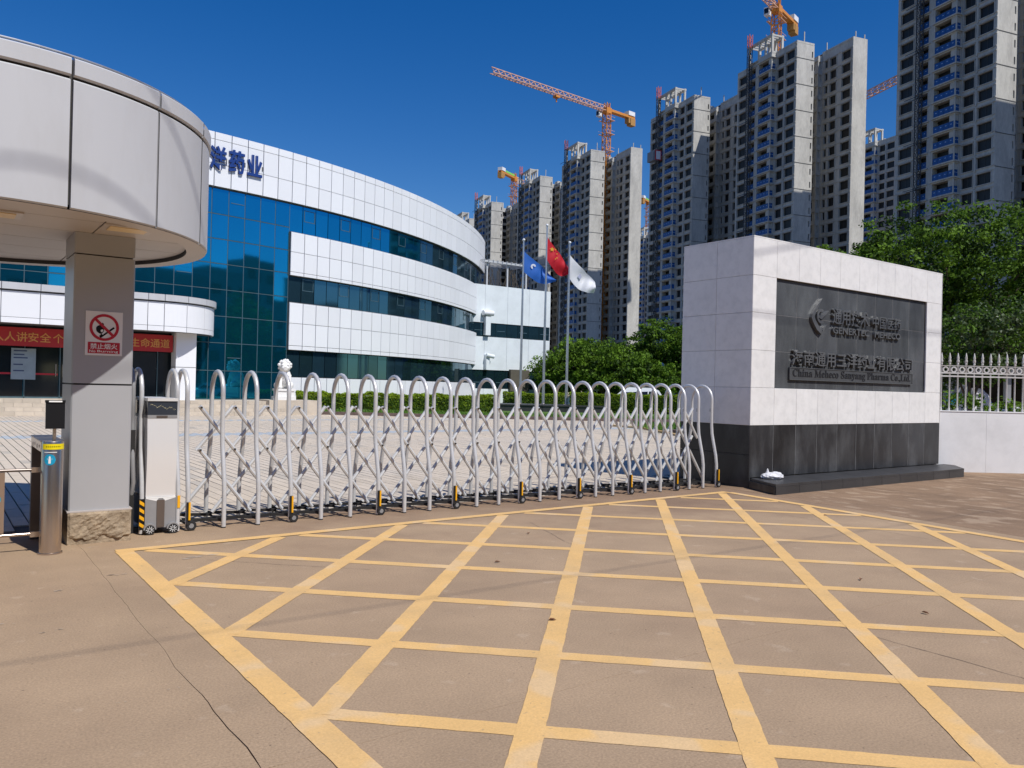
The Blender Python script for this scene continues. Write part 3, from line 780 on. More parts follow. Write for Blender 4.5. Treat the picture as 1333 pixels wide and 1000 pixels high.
# ------------------------------------------------------------------ monument sign wall
X0, X1, Y0, Y1, ZT = 10.45, 16.45, 8.02, 9.47, 3.965
mo = thing('monument_sign', 'white marble and dark granite sign wall with company lettering', 'sign wall', (X0, Y0, 0))
L_ = lambda x, y, z: (x-X0, y-Y0, z)
link('core', MB().box(.03, X1-X0-.03, .075, Y1-Y0-.03, 0, ZT-.02).mesh('core', mortar), mo)
ZR = [.985, 1.585, 2.18, 2.775, 3.365, ZT]
def slab_piece(w, h, t, mt, cache={}):
    k = (round(w, 3), round(h, 3), round(t, 3), mt.name)
    if k not in cache: cache[k] = MB().slab(w, h, t, .003).mesh('stone_slab', mt)
    return cache[k]
gp = .004
def put(w, h, x, y, z, mt, rz=0., t=.03): link('stone_slab', slab_piece(w-gp, h-gp, t, mt), mo, (x-X0, y-Y0, z+gp/2), rz)
for c in range(10):
    x = X0+.6*c+gp/2
    put(.6, ZR[5]-ZR[4], x, Y0+.03, ZR[4], marble); put(.6, ZR[1]-ZR[0], x, Y0+.03, ZR[0], marble)
    if c in (0, 9):
        for r in (1, 2, 3): put(.6, ZR[r+1]-ZR[r], x, Y0+.03, ZR[r], marble)
    else:
        for r in (1, 2, 3): put(.6, ZR[r+1]-ZR[r], x, Y0+.072, ZR[r], granite_p)
    put(.6, .985-.16, x, Y0+.036, .16, granite)
for c in range(2):   # left end face (normal -X)
    y = Y1-.725*c
    for r in range(5): put(.725, ZR[r+1]-ZR[r], X0+.03, y, ZR[r], marble, -math.pi/2)
    put(.725, .52, X0+.036, y, .0, granite, -math.pi/2); put(.725, .463, X0+.036, y, .52, granite, -math.pi/2)
for c in range(2):   # right end face
    y = Y0+.725*c
    for r in range(5): put(.725, ZR[r+1]-ZR[r], X1-.03, y, ZR[r], marble, math.pi/2)
for c in range(10):
    x = X0+.6*(c+1)
    put(.6, ZT-.985, x, Y1-.03, .985, marble, math.pi)
link('top_cap', MB().box(0.0, X1-X0, 0.0, Y1-Y0, ZT, ZT+.02).mesh('top_cap', marble), mo)
# pale grout in the granite joints
gm = MB()
for c in range(1, 10): gm.box(.6*c-.0035, .6*c+.0035, .0045, .02, .165, .98)
for c in range(2, 9): gm.box(.6*c-.003, .6*c+.003, .0405, .06, 1.59, 3.36)
for z in (2.18, 2.775): gm.box(.605, 5.395, .0408, .06, z-.003, z+.003)
stuff(link('grout', gm.mesh('grout', mat('pale_grout', (.19, .19, .19), .9, var=.5, scale=5)), mo))
# granite plinth ledge
pl = MB(); PO = [(10.12, 7.30), (15.92, 7.33), (16.55, 7.78), (16.55, 7.99), (10.42, 7.99)]
pl.prism([(x-X0, y-Y0) for x, y in PO], -.02, .118); link('plinth_body', pl.mesh('plinth_body', granite), mo)
for k in range(10):
    xa = 10.13+.58*k; xb = xa+.574
    if k == 9: xb = 15.91
    mp = lambda x: 10.44+(x-10.12)*(16.50-10.44)/(15.92-10.12)
    pts = [(xa, 7.292), (xb, 7.292), (mp(xb), 7.985), (mp(xa), 7.985)]
    link('plinth_slab', MB().prism([(x-X0, y-Y0) for x, y in pts], .120, .158).mesh('plinth_slab', granite2), mo)
    link('plinth_face', MB().box(xa-X0, xb-X0, 7.286-Y0, 7.2985-Y0, 0, .118).mesh('plinth_face', granite2), mo)
link('plinth_slab', MB().prism([(x-X0, y-Y0) for x, y in ((15.925, 7.292), (16.56, 7.77), (16.56, 7.985), (16.51, 7.985))], .120, .158).mesh('plinth_slab', granite2), mo)
# lettering in relief
yl = Y0+.042-Y0
LT = lambda s_, x0, x1, z0, z1, ex=.024, of=.008, mt=metal_letter: fit_text(s_, x0-X0, x1-X0, z0, z1, yl-ex, mt, mo, 'lettering', ex, of)
LT('通用技术', 12.63, 13.78, 2.725, 3.005, of=.012)
LT('中国医药', 13.90, 14.88, 2.735, 2.965, of=.010)
LT('GENERTEC', 12.65, 13.80, 2.565, 2.685, of=.016)
LT('MEHECO', 13.98, 14.88, 2.565, 2.685, of=.016)
LT('海南通用三洋药业有限公司', 11.50, 15.33, 1.975, 2.235, of=.010)
pt = link('name_plate', MB().box(11.46-X0, 15.36-X0, yl-.03, yl, 1.735, 1.935).mesh('name_plate', plate_m), mo)
ser = ''.join(chr(0x1D400+ord(c)-65) if c.isupper() else (chr(0x1D41A+ord(c)-97) if c.islower() else c) for c in 'China Meheco Sanyang Pharma Co.,Ltd.')
fit_text(ser, 11.54-X0, 15.29-X0, 1.755, 1.915, yl-.034, engrave_m, pt, 'lettering', .003, .004)
m = MB()
for (a, b, c, d) in (((11.46, 1.935), (15.36, 1.935), 0, .008), ((11.46, 1.735), (15.36, 1.735), 0, .008)): m.bar((a[0]-X0, yl-.034, a[1]), (b[0]-X0, yl-.034, b[1]), .010, .010)
for x in (11.46, 15.36): m.bar((x-X0, yl-.034, 1.735), (x-X0, yl-.034, 1.935), .010, .010)
link('plate_rim', m.mesh('plate_rim', metal_letter), pt)
# swoosh emblem
em = thing  # (emblem parts are children of the monument)
def relief(pts, ex, mt, name):
    m = MB(); n = len(pts); i0 = len(m.v)
    m.v += [(x-X0, yl-ex, z) for x, z in pts]+[(x-X0, yl, z) for x, z in pts]
    m.f.append(tuple(range(n))); m.mi.append(0)
    for k in range(n):
        j = (k+1) % n; m.f.append((k, n+k, n+j, j)); m.mi.append(0)
    return link(name, m.mesh(name, mt), mo)
outer = [(12.31, 3.14), (12.17, 3.02), (12.04, 2.86), (12.01, 2.80), (12.06, 2.72), (12.17, 2.60), (12.30, 2.53)]
inner = [(12.34, 2.60), (12.22, 2.67), (12.12, 2.77), (12.10, 2.82), (12.13, 2.89), (12.22, 3.02)]
relief(outer+inner, .05, metal_letter, 'emblem')
relief([(12.30, 2.53), (12.38, 2.60), (12.45, 2.70), (12.40, 2.68), (12.33, 2.62)], .05, metal_letter, 'emblem')
cpts = []
for k in range(15): t = math.radians(60+k*17.5); cpts.append((12.30+.125*math.cos(t), 2.835+.125*math.sin(t)))
for k in range(15): t = math.radians(60+(14-k)*17.5); cpts.append((12.30+.080*math.cos(t), 2.835+.080*math.sin(t)))
relief(cpts, .045, metal_letter, 'emblem')
relief([(12.22, 2.80), (12.49, 2.945), (12.50, 2.93), (12.30, 2.785)], .055, metal_letter, 'emblem')
# crumpled bag on the plinth corner
m = MB(); m.ball((0, 0, .04), .15, 26, 14, (1.3, .8, .40), jit=.07); m.ball((.05, -.02, .06), .09, 16, 10, (1.2, .9, .6), jit=.08); m.lathe([(.055, .05), (.035, .09), (.02, .12), (.012, .15), (.0, .165)], 7, (-.09, 0, 0))
tag(link('plastic_bag', m.mesh('plastic_bag', bag_m), None, (10.74, 7.80, .158), -.3), 'crumpled white plastic bag on the dark plinth corner of the sign wall', 'bag')

# ------------------------------------------------------------------ white wall and spear fence right of the monument
WD = Vector((.815, -.58)).normalized(); wang = math.atan2(WD.y, WD.x); WP = (16.47, 8.08)
ww = thing('boundary_wall', 'low white painted wall beside the stone sign under the railing', 'wall', (*WP, 0), wang)
for k in range(7): link('wall_panel', MB().box(k*1.0+.002, (k+1)*1.0-.002, 0, .24, -.2, 1.215).mesh('wall_panel', white_wall), ww)
link('wall_core', MB().box(.005, 6.99, .01, .23, -.2, 1.20).mesh('wall_core', mortar), ww)
link('coping', MB().box(0, 7, -.01, .25, 1.216, 1.235).mesh('coping', white_wall), ww)
fn = thing('railing', 'white spear topped metal railing with ring row on the white wall', 'fence', (WP[0], WP[1], 1.235), wang)
pk = MB(); pk.lathe([(.021, 0), (.021, .05), (.0145, .055), (.0145, .93), (.022, .94), (.022, .955), (.016, .965), (.028, .99), (.028, 1.02), (.018, 1.045), (.026, 1.07), (.006, 1.17), (.0, 1.18)], 8)
pkm = pk.mesh('picket', fence_m, True)
rg = MB(); nr_ = 18
for k in range(nr_):
    t0 = 2*math.pi*k/nr_; t1 = 2*math.pi*(k+1)/nr_
    for (ra, ya, rb, yb) in ((.038, -.012, .062, -.012), (.062, -.012, .062, .012), (.062, .012, .038, .012), (.038, .012, .038, -.012)):
        rg.quad((ra*math.cos(t0), ya, ra*math.sin(t0)), (rb*math.cos(t0), yb, rb*math.sin(t0)), (rb*math.cos(t1), yb, rb*math.sin(t1)), (ra*math.cos(t1), ya, ra*math.sin(t1)))
rgm = rg.mesh('ring', fence_m)
for k in range(40):
    x = .13+k*.167; link('picket', pkm, fn, (x, .12, 0)); link('ring', rgm, fn, (x+.0835, .12, .835))
for z in (.765, .70): link('rail', MB().box(0, 6.9, .105, .135, z-.014, z+.014).mesh('rail', fence_m), fn)
link('rail', MB().box(0, 6.9, .107, .133, .905, .918).mesh('rail', fence_m), fn)

# ------------------------------------------------------------------ main curved building
BC = Vector((3.94, 77.72)); BR = 39.875
AR = .826
def bpos(i, r=BR):  # position on the facade i panel-widths right of the column at photo x=380
    a = BASEA+i*AR/BR; return Vector((BC.x+r*math.sin(a), BC.y-r*math.cos(a))), a
BASEA = math.asin((14.45-BC.x)/BR)
mb = thing('main_building', 'long curved white office building with teal glass curtain wall', 'building', (14.45, 39.3, 0))
OB = Vector((14.45, 39.3, 0))
HI = [(.33, 12.665), (1.13, 11.535), (1.08, 10.455)]
def fplace(name, me, i, z, off=0., parent=None, gi=0.):
    p, a = bpos(i, BR+off); 
    return link(name, me, parent or mb, (p.x-OB.x, p.y-OB.y, z), a)
NR, NL = 31, 20   # columns right of the curtain wall, left of it
W0 = AR-.036
pane = {}
def panel(h): 
    if h not in pane: pane[h] = MB().slab(W0, h, .06, .006).mesh('panel', facade_white)
    return pane[h]
def panes(h, m_): 
    k = (h, m_.name)
    if k not in pane: pane[k] = MB().slab(AR-.045, h, .02, .002).mesh('glass_pane', m_)
    return pane[k]
for i in range(-18, NR):
    fplace('panel', panel(1.10), i, 11.53, .10); fplace('panel', panel(1.02), i, 10.49, .10)
    fplace('parapet_trim', panel(.33), i, 12.65, .10); 
for i in range(0, NR):
    if i == 0: continue
for i in range(NR):
    fplace('panel', panel(.98), i, 8.04, .10); fplace('panel', panel(.98), i, 7.04, .10); fplace('sill_trim', panel(.16), i, 6.86, .10)
    fplace('panel', panel(1.02), i, 4.46, .10); fplace('panel', panel(1.10), i, 3.34, .10); fplace('sill_trim', panel(.20), i, 3.12, .10)
    fplace('panel', panel(1.15), i, .58, .10)
# backing walls behind the panels + roof
def arcwall(i0, i1, z0, z1, off, th, m_, name, n=None):
    m = MB(); n = n or int((i1-i0)*1.2)
    P = [(bpos(i0+(i1-i0)*k/n, BR+off)[0]-OB.xy, bpos(i0+(i1-i0)*k/n, BR+off-th)[0]-OB.xy) for k in range(n+1)]
    for k in range(n):
        a, b = P[k]; c, d = P[k+1]
        m.quad((*a, z0), (*c, z0), (*c, z1), (*a, z1)); m.quad((*b, z1), (*d, z1), (*d, z0), (*b, z0))
        m.quad((*a, z1), (*c, z1), (*d, z1), (*b, z1)); m.quad((*a, z0), (*b, z0), (*d, z0), (*c, z0))
    for k in (0, n): a, b = P[k]; m.quad((*a, z0), (*b, z0), (*b, z1), (*a, z1))
    return link(name, m.mesh(name, m_), mb)
arcwall(-18, NR, 10.46, 12.98, .09, .5, facade_frame, 'wall')
arcwall(0, NR, 6.83, 9.05, .09, .5, facade_frame, 'wall')
arcwall(0, NR, 3.10, 5.52, .09, .5, facade_frame, 'wall')
arcwall(0, NR, .0, 1.75, .09, .5, facade_frame, 'wall')
arcwall(-18, NR, .0, 12.9, -.22, .2, facade_frame, 'inner_wall')
rf = MB(); rf.poly([(*(bpos(i, BR)[0]-OB.xy), 12.6) for i in range(-18, NR+1)]+[(25, 45, 12.6), (-25, 45, 12.6)]); link('roof', rf.mesh('roof', facade_frame), mb)
# right end: panels wrap round the corner
pe, ae = bpos(NR, BR+.1); pe2 = pe+Vector((-.25, 1)).normalized()*14
m = MB(); q0 = pe-OB.xy; q1 = pe2-OB.xy
for (z0, z1) in ((10.46, 12.98), (6.83, 9.05), (3.1, 5.52), (0, 1.75)): m.quad((*q0, z0), (*q1, z0), (*q1, z1), (*q0, z1))
link('end_wall', m.mesh('end_wall', facade_white), mb)
m = MB(); q0 = pe-OB.xy-Vector((.15, -.1)); q1 = pe2-OB.xy-Vector((.15, 0)); m.quad((*q0, 0), (*q1, 0), (*q1, 12.6), (*q0, 12.6)); link('end_glazing', m.mesh('end_glazing', glass_dark), mb)
# strip windows
for i in range(0, NR):
    for (z, h) in ((9.07, 1.36), (5.54, 1.27), (1.77, 1.31)):
        o = fplace('window', panes(h, glass_dark if (z < 9 or i > 12) else glass_teal), i, z, -.06)
        if i % 3 == 1 and z > 2:
            fr_ = MB()
            for (a, b, c, d) in ((.06, .74, .62, .65), (.06, .74, 1.18, 1.21), (.06, .09, .62, 1.21), (.71, .74, .62, 1.21)): fr_.box(a, b, -.035, -.0205, c, d)
            link('sash', pane.setdefault('sash', fr_.mesh('sash', mullion)), o)
# curtain wall, left part: 18 columns x 8 rows to z=10.4
ZC = [.62, 1.95, 3.25, 4.50, 5.75, 6.95, 8.10, 9.25, 10.44]
for i in range(-18, 0):
    for r in range(8):
        fplace('glass_pane', panes(round(ZC[r+1]-ZC[r]-.05, 3), glass_teal), i, ZC[r]+.025, -.02)
def mull(i0, i1, z0, z1):
    m = MB(); w = .028
    for i in range(i0, i1+1):
        p, a = bpos(i-.03, BR+.0); q, _ = bpos(i-.03, BR-.06); T = Vector((math.cos(a), math.sin(a)))*w/2
        pa, pb, qa, qb = p-T-OB.xy, p+T-OB.xy, q-T-OB.xy, q+T-OB.xy
        m.quad((*pa, z0), (*pb, z0), (*pb, z1), (*pa, z1)); m.quad((*qa, z0), (*pa, z0), (*pa, z1), (*qa, z1)); m.quad((*pb, z0), (*qb, z0), (*qb, z1), (*pb, z1))
    return m
link('mullion', mull(-18, 0, .6, 10.45).mesh('mullion', mullion), mb)
for z in ZC: 
    m = MB()
    for i in range(-18, 0):
        a = bpos(i, BR+.003)[0]-OB.xy; b = bpos(i+1, BR+.003)[0]-OB.xy; m.quad((*a, z-.014), (*b, z-.014), (*b, z+.014), (*a, z+.014))
    link('transom', m.mesh('transom', mullion), mb)
m = MB()
for (i, r) in ((-1.0*13, 7), (-4, 7), (-10, 5), (-4, 1), (-7, 4)):
    a = bpos(i+.1, BR+.02)[0]-OB.xy; b = bpos(i+.9, BR+.02)[0]-OB.xy; z = ZC[r]+.62; m.bar((*a, z), (*b, z), .02, .03)
link('vent_bar', m.mesh('vent_bar', mullion), mb)
# blue roof sign letters
for ch, px in (('三', 262), ('洋', 285.5), ('药', 309.5), ('业', 333)):
    t, w, a, b = text_mesh(ch, 1.12, blue_sign_m, extrude=.05, offset=.026, sx=.74)
    i = {262: -6.46, 285.5: -5.34, 309.5: -4.22, 333: -3.10}[px]
    p, an = bpos(i, BR+.22)
    o = link('sign_letter', t, mb, (p.x-OB.x, p.y-OB.y, 11.36), an)
    st = MB().box(.2, .25, .03, .14, .3, .5).box(.8, .85, .03, .14, .3, .5); link('bracket', st.mesh('bracket', facade_frame), o)

# ------------------------------------------------------------------ entrance porch with steps
pc = thing('entrance_porch', 'white panelled entrance canopy with rounded end on white column', 'porch', (0, 35.7, 0))
PX = 7.85; PR = 2.6; PYc = 35.7+PR
def porchpt(sv, r=PR):
    if sv < 0: return Vector((PX+sv, PYc-r)), 0.
    t = -math.pi/2+sv/PR; return Vector((PX+r*math.cos(t), PYc+r*math.sin(t))), t+math.pi/2
def porch_panel(s0, s1, z0, z1, off, th=.05):
    m = MB(); n = 5 if s1 > 0 else 1; gp = .012
    for k in range(n):
        u0 = s0+gp+(s1-s0-2*gp)*k/n; u1 = s0+gp+(s1-s0-2*gp)*(k+1)/n
        a = porchpt(u0, PR+off)[0]; b = porchpt(u1, PR+off)[0]; c = porchpt(u0, PR+off-th)[0]; d = porchpt(u1, PR+off-th)[0]
        sh = Vector((0, 35.7)); a, b, c, d = a-sh, b-sh, c-sh, d-sh
        m.quad((*a, z0), (*b, z0), (*b, z1), (*a, z1)); m.quad((*a, z1), (*b, z1), (*d, z1), (*c, z1)); m.quad((*c, z0), (*d, z0), (*b, z0), (*a, z0))
        if k == 0: m.quad((*c, z0), (*a, z0), (*a, z1), (*c, z1))
        if k == n-1: m.quad((*b, z0), (*d, z0), (*d, z1), (*b, z1))
    return m
sv = [-16+1.28*k for k in range(13)]; sv = [x for x in sv if x < -.3]+[-.0001, .95, 1.95, 2.95, 3.95, 4.95, 6.0]
for k in range(len(sv)-1):
    link('panel', porch_panel(sv[k], sv[k+1], 3.72, 4.70, .05).mesh('panel', facade_white), pc)
    link('sill_trim', porch_panel(sv[k], sv[k+1], 3.50, 3.705, .05).mesh('sill_trim', facade_white), pc)
    link('parapet_cap', porch_panel(sv[k], sv[k+1], 4.76, 5.02, .14, .2).mesh('parapet_cap', alu_cool), pc)
body = MB(); O = [(-10, 0.02), (PX, 0.02)]+[(porchpt(PR*math.pi/14*k, PR-.0)[0]-Vector((0, 35.7)))[:] for k in range(1, 10)]+[(PX+.5, 4.5), (-10, 4.5)]
body.prism([(p[0], p[1]) for p in O], 3.52, 4.99); link('porch_body', body.mesh('porch_body', facade_frame), pc)
for x in (9.0, -3.5):
    cbase = link('column', MB().box(-.42, .42, -.42, .42, .6, 3.515).mesh('column', facade_white), pc, (x, 1.35, 0))
    link('column_joint', MB().box(-.425, .425, -.425, .425, 2.02, 2.04).mesh('column_joint', seam_m), cbase)
# glazed doors behind
dg_ = thing('entrance_doors', 'dark glazed entrance doors with steel handles under the porch', 'doors', (0, 37.75, .6))
for k in range(10):
    x = -3.2+k*1.25
    d = link('door_leaf', MB().box(.03, 1.22, -.03, 0, .05, 2.75).mesh('door_leaf', glass_door), dg_, (x, 0, 0))
    link('door_frame', MB().box(0, .035, -.045, .02, 0, 2.8).box(0, 1.25, -.045, .02, 2.76, 2.83).box(0, 1.25, -.045, .02, 0, .06).mesh('door_frame', mullion), d)
    if k in (1, 2, 5, 6):
        hx = 1.12 if k in (1, 5) else .12
        link('handle', MB().tube([(hx, -.09, .9), (hx, -.09, 1.4)], .02, 8).mesh('handle', steel), d)
    link('safety_strip', MB().box(.05, 1.2, -.034, -.031, .95, 1.02).mesh('safety_strip', sign_red), d) if k in (1, 4, 5, 7) else None
nb = link('notice_board', MB().box(-1.6, -.75, -.10, -.06, .75, 2.0).mesh('notice_board', mat('notice_pale_blue', (.28, .36, .42), .5)), dg_, (4.2, 0, 0))
m = MB()
for z in (1.9, 1.75, 1.62, 1.35, 1.1): m.box(-1.52, -1.1+random.uniform(-.1, .1), -.104, -.1005, z-.025, z+.025)
stuff(link('notice_lines', m.mesh('notice_lines', mat('notice_ink', (.04, .07, .16), .6)), nb))
link('transom_wall', MB().box(-9, 8.7, 0, .2, 2.835, 3.5).mesh('transom_wall', glass_door), dg_)
link('side_glazing', MB().box(-9, -3.25, -.03, 0, 0, 2.83).mesh('side_glazing', glass_door), dg_)
# banner
bn = thing('red_banner', 'long red banner with gold Chinese safety slogan over the doors', 'banner', (0, 37.02, 3.0))
slog = '人人讲安全 个个会应急 畅通生命通道'
def bx(px): # x on plane Y=37.02 for a photo column near the horizon
    k = (px-659)/1045.4; return 37.02*(math.cos(YAW)*k+math.sin(YAW))/(-math.sin(YAW)*k+math.cos(YAW))
link('cloth', MB().box(-4.6, bx(216.5), 0, .02, -.33, .40).mesh('cloth', red_cloth), bn)
xa_, xb_ = bx(50.5), bx(206.5); stp = (xb_-xa_)/11.3; uu = 0.
for i, ch in enumerate(slog):
    if ch == ' ': uu += .15; continue
    t, w, a, b = text_mesh(ch, .40, gold_text, extrude=.003, offset=.004); link('lettering', t, bn, (xa_+(uu-4)*stp-.2, -.006, -.12)); uu += 1
# steps: 4 risers, made of stones
stp_ = thing('entrance_steps', 'wide low stone steps leading up to the glazed entrance', 'steps', (0, 35.0, 0))
for r in range(4):
    y0 = .36*r; z0 = .15*r; ns = 26
    for k in range(ns):
        wj = .62; x = -3+k*wj+(.31 if r % 2 else 0)
        link('step_stone', MB().box(.004, wj-.004, 0, .40 if r < 3 else .5, .002, .148).mesh('step_stone', step_m) if (r, k) in ((0, 0), (3, 0)) else bpy.data.meshes['step_stone' if r < 3 else 'step_stone.001'], stp_, (x, y0, z0))
link('landing', MB().box(-12, 15.2, 1.45, 4.4, 0, .597).mesh('landing', step_m), stp_)

# guardian lion on pedestal
ped = thing('lion_pedestal', 'grey stone block pedestal at the end of the entrance steps', 'pedestal', (13.55, 36.2, 0))
for k in range(3): link('stone_block', MB().box(-1.15+k*.77, -1.15+(k+1)*.77-.01, -.5, .9, 0, .66).mesh('stone_block', step_m), ped)
li = thing('guardian_lion', 'white marble seated guardian lion statue beside the entrance steps', 'statue', (13.35, 36.5, .66), -.25)
link('base', MB().box(-.50, .50, -.45, .62, 0, .16).box(-.42, .42, -.38, .55, .16, .42).box(-.47, .47, -.42, .6, .42, .52).mesh('base', lion_m), li)
m = MB()
m.ball((0, .28, .86), .36, 14, 10, (.95, 1.05, .95)); m.ball((0, .02, 1.12), .31, 14, 10, (.95, .85, 1.25))
m.tube([(-.19, -.02, 1.15), (-.2, -.16, .85), (-.2, -.2, .56)], .1, 10, True, [.13, .095, .085]); m.tube([(.19, -.02, 1.15), (.2, -.16, .85), (.2, -.2, .56)], .1, 10, True, [.13, .095, .085])
m.ball((-.2, -.27, .58), .11, 8, 6, (1, 1.3, .7)); m.ball((.2, -.27, .58), .11, 8, 6, (1, 1.3, .7))
m.ball((-.30, .2, .68), .19, 10, 8, (.8, 1.2, .9)); m.ball((.30, .2, .68), .19, 10, 8, (.8, 1.2, .9))
link('body', m.mesh('body', lion_m, True), li)
m = MB(); m.ball((0, -.12, 1.55), .27, 16, 12, (1, .95, 1)); m.ball((0, -.34, 1.48), .145, 12, 8, (1.25, .8, .75)); m.ball((0, -.36, 1.40), .11, 10, 6, (1.2, .7, .5))
m.ball((0, -.43, 1.53), .05, 8, 6, (1.4, .8, .8)); m.ball((-.12, -.34, 1.62), .055, 8, 6); m.ball((.12, -.34, 1.62), .055, 8, 6)
link('head', m.mesh('head', lion_m, True), li)
m = MB()
for k in range(46):
    t = random.uniform(0, 2*math.pi); p = random.uniform(-.5, 1.3); r = .28
    x = r*math.cos(p)*math.cos(t); y = r*math.cos(p)*math.sin(t); z = r*math.sin(p)
    if y < -.12 and z < .16: continue
    m.ball((x, y-.08, 1.57+z), random.uniform(.055, .085), 7, 5)
for k in range(9): m.ball((random.uniform(-.2, .2), -.2+random.uniform(-.04, .04), 1.2-k*.02), .05, 6, 5)
m.ball((0, .55, 1.05), .13, 8, 6, (.7, .6, 1.6)); link('mane', m.mesh('mane', lion_m, True), li)

# ------------------------------------------------------------------ annex
an = thing('annex_building', 'pale plastered three storey annex with dark window bands and roof pergola', 'building', (31.5, 50, 0))
AXL = 8.3
for (z0, z1) in ((6.3-.0, 9.15), (2.75, 5.25), (0, 1.35)):
    for k in range(4): link('wall_panel', MB().box(k*AXL/4+.008, (k+1)*AXL/4-.008, 0, .25, z0+.005, z1-.005).mesh('wall_panel', annex_m), an)
link('wall_core', MB().box(0.1, AXL-.02, .12, 12, 0, 9.0).mesh('wall_core', facade_frame), an)
link('side_wall', MB().box(AXL-.01, AXL+.02, 0, 12, 0, 9.15).mesh('side_wall', annex_m), an)
for (z0, z1) in ((5.25, 6.3), (1.35, 2.75)):
    for k in range(8):
        o = link('window', MB().box(k*AXL/8+.02, (k+1)*AXL/8-.02, .06, .10, z0+.02, z1-.02).mesh('window', glass_dark), an)
        if k % 2: link('sash', MB().box(k*AXL/8+.15, (k+1)*AXL/8-.15, .045, .058, z0+.45, z0+.49).mesh('sash', mullion), o)
# duct hoods
m = MB(); m.tube([(1.75, -.25, 7.0), (2.65, -.25, 7.0)], .2, 14); m.box(1.8, 2.6, -.25, 0, 6.82, 7.18); link('duct_hood', m.mesh('duct_hood', facade_white, True), an)
link('duct_box', MB().box(1.98, 2.42, -.3, 0, 5.35, 6.74).mesh('duct_box', annex_m), an)
m = MB(); m.box(2.1, 2.4, -.3, 0, 2.76, 3.9); m.tube([(2.1, -.3, 3.85), (2.7, -.42, 3.75)], .15, 12); link('duct_hood', m.mesh('duct_hood', annex_m, True), an)
link('vent_grille', MB().box(4.4, 6.2, -.25, 0, 1.2, 2.85).mesh('vent_grille', mat('grille_dark', (.10, .09, .07), .8)), an)
m = MB(); ph = 10.9
for x in (2.4, 4.3, 6.1): m.box(x, x+.12, .4, .52, 9.0, ph)
m.box(1.9, 6.9, .2, .32, ph, ph+.14)
for k in range(12): m.box(2.0+k*.42, 2.06+k*.42, .1, 3.2, ph+.142, ph+.2)
link('pergola', m.mesh('pergola', alu_cool), an)
m = MB()
for k in range(26): u_ = 2.3+k*.16; m.bar((u_, .5, 9.05+random.random()*.3), (u_+random.uniform(-.5, .5), .5, 10.1+random.random()*.7), .035)
stuff(link('vine_stems', m.mesh('vine_stems', bark), an))

# ------------------------------------------------------------------ kerb, lawn, hedges, platform, flags
KD = (K1-K0).normalized(); KN = Vector((-KD.y, KD.x))
lawn = MB(); kb = MB()
a = K0-KD*3.2; b = K1+KD*4
kb_z = .15
Tk = Matrix.Translation((a.x, a.y, 0)) @ Matrix.Rotation(math.atan2(KD.y, KD.x), 4, 'Z')
Lk = (b-a).length
kerb = struct('kerb', MB().box(0, Lk, .19, .22, -.03, .13, Tk).mesh('kerb', kerb_m))
for k in range(int(Lk/.8)): link('kerb_stone', MB().box(k*.8+.006, (k+1)*.8-.006, 0, .185, -.03, .15, Tk).mesh('kerb_stone', kerb_m), kerb)
lw = MB(); lw.box(0, Lk+30, .221, 9, -.03, .13, Tk); struct('lawn', lw.mesh('lawn', grass_m))
def to_world(Tm, P): 
    Mx = np.array(Tm); return P @ Mx[:3, :3].T + Mx[:3, 3]
def blades(name, n, x0, x1, y0, y1, z, Tm, h=.09, w=.012, poly=None):
    c = np.stack([rng.uniform(x0, x1, n), rng.uniform(y0, y1, n), np.full(n, z)], 1); t = rng.uniform(0, 2*np.pi, n)
    d = np.stack([np.cos(t), np.sin(t), np.zeros(n)], 1)*w; hh = rng.uniform(.5, 1.2, n)*h
    up_ = np.stack([rng.uniform(-.4, .4, n)*hh, rng.uniform(-.4, .4, n)*hh, hh], 1)
    P = np.stack([c-d, c+d, c+d*.3+up_, c-d*.3+up_], 1)
    if Tm is not None: P = to_world(Tm, P.reshape(-1, 3)).reshape(-1, 4, 3)
    return quads_mesh(name, P, [blade_m])
stuff(tag(link('grass', blades('grass', 16000, 0, Lk, .25, 2.2, .13, Tk, .12, .03)), 'short bright green grass strip between paving kerb and clipped hedge', 'grass'))

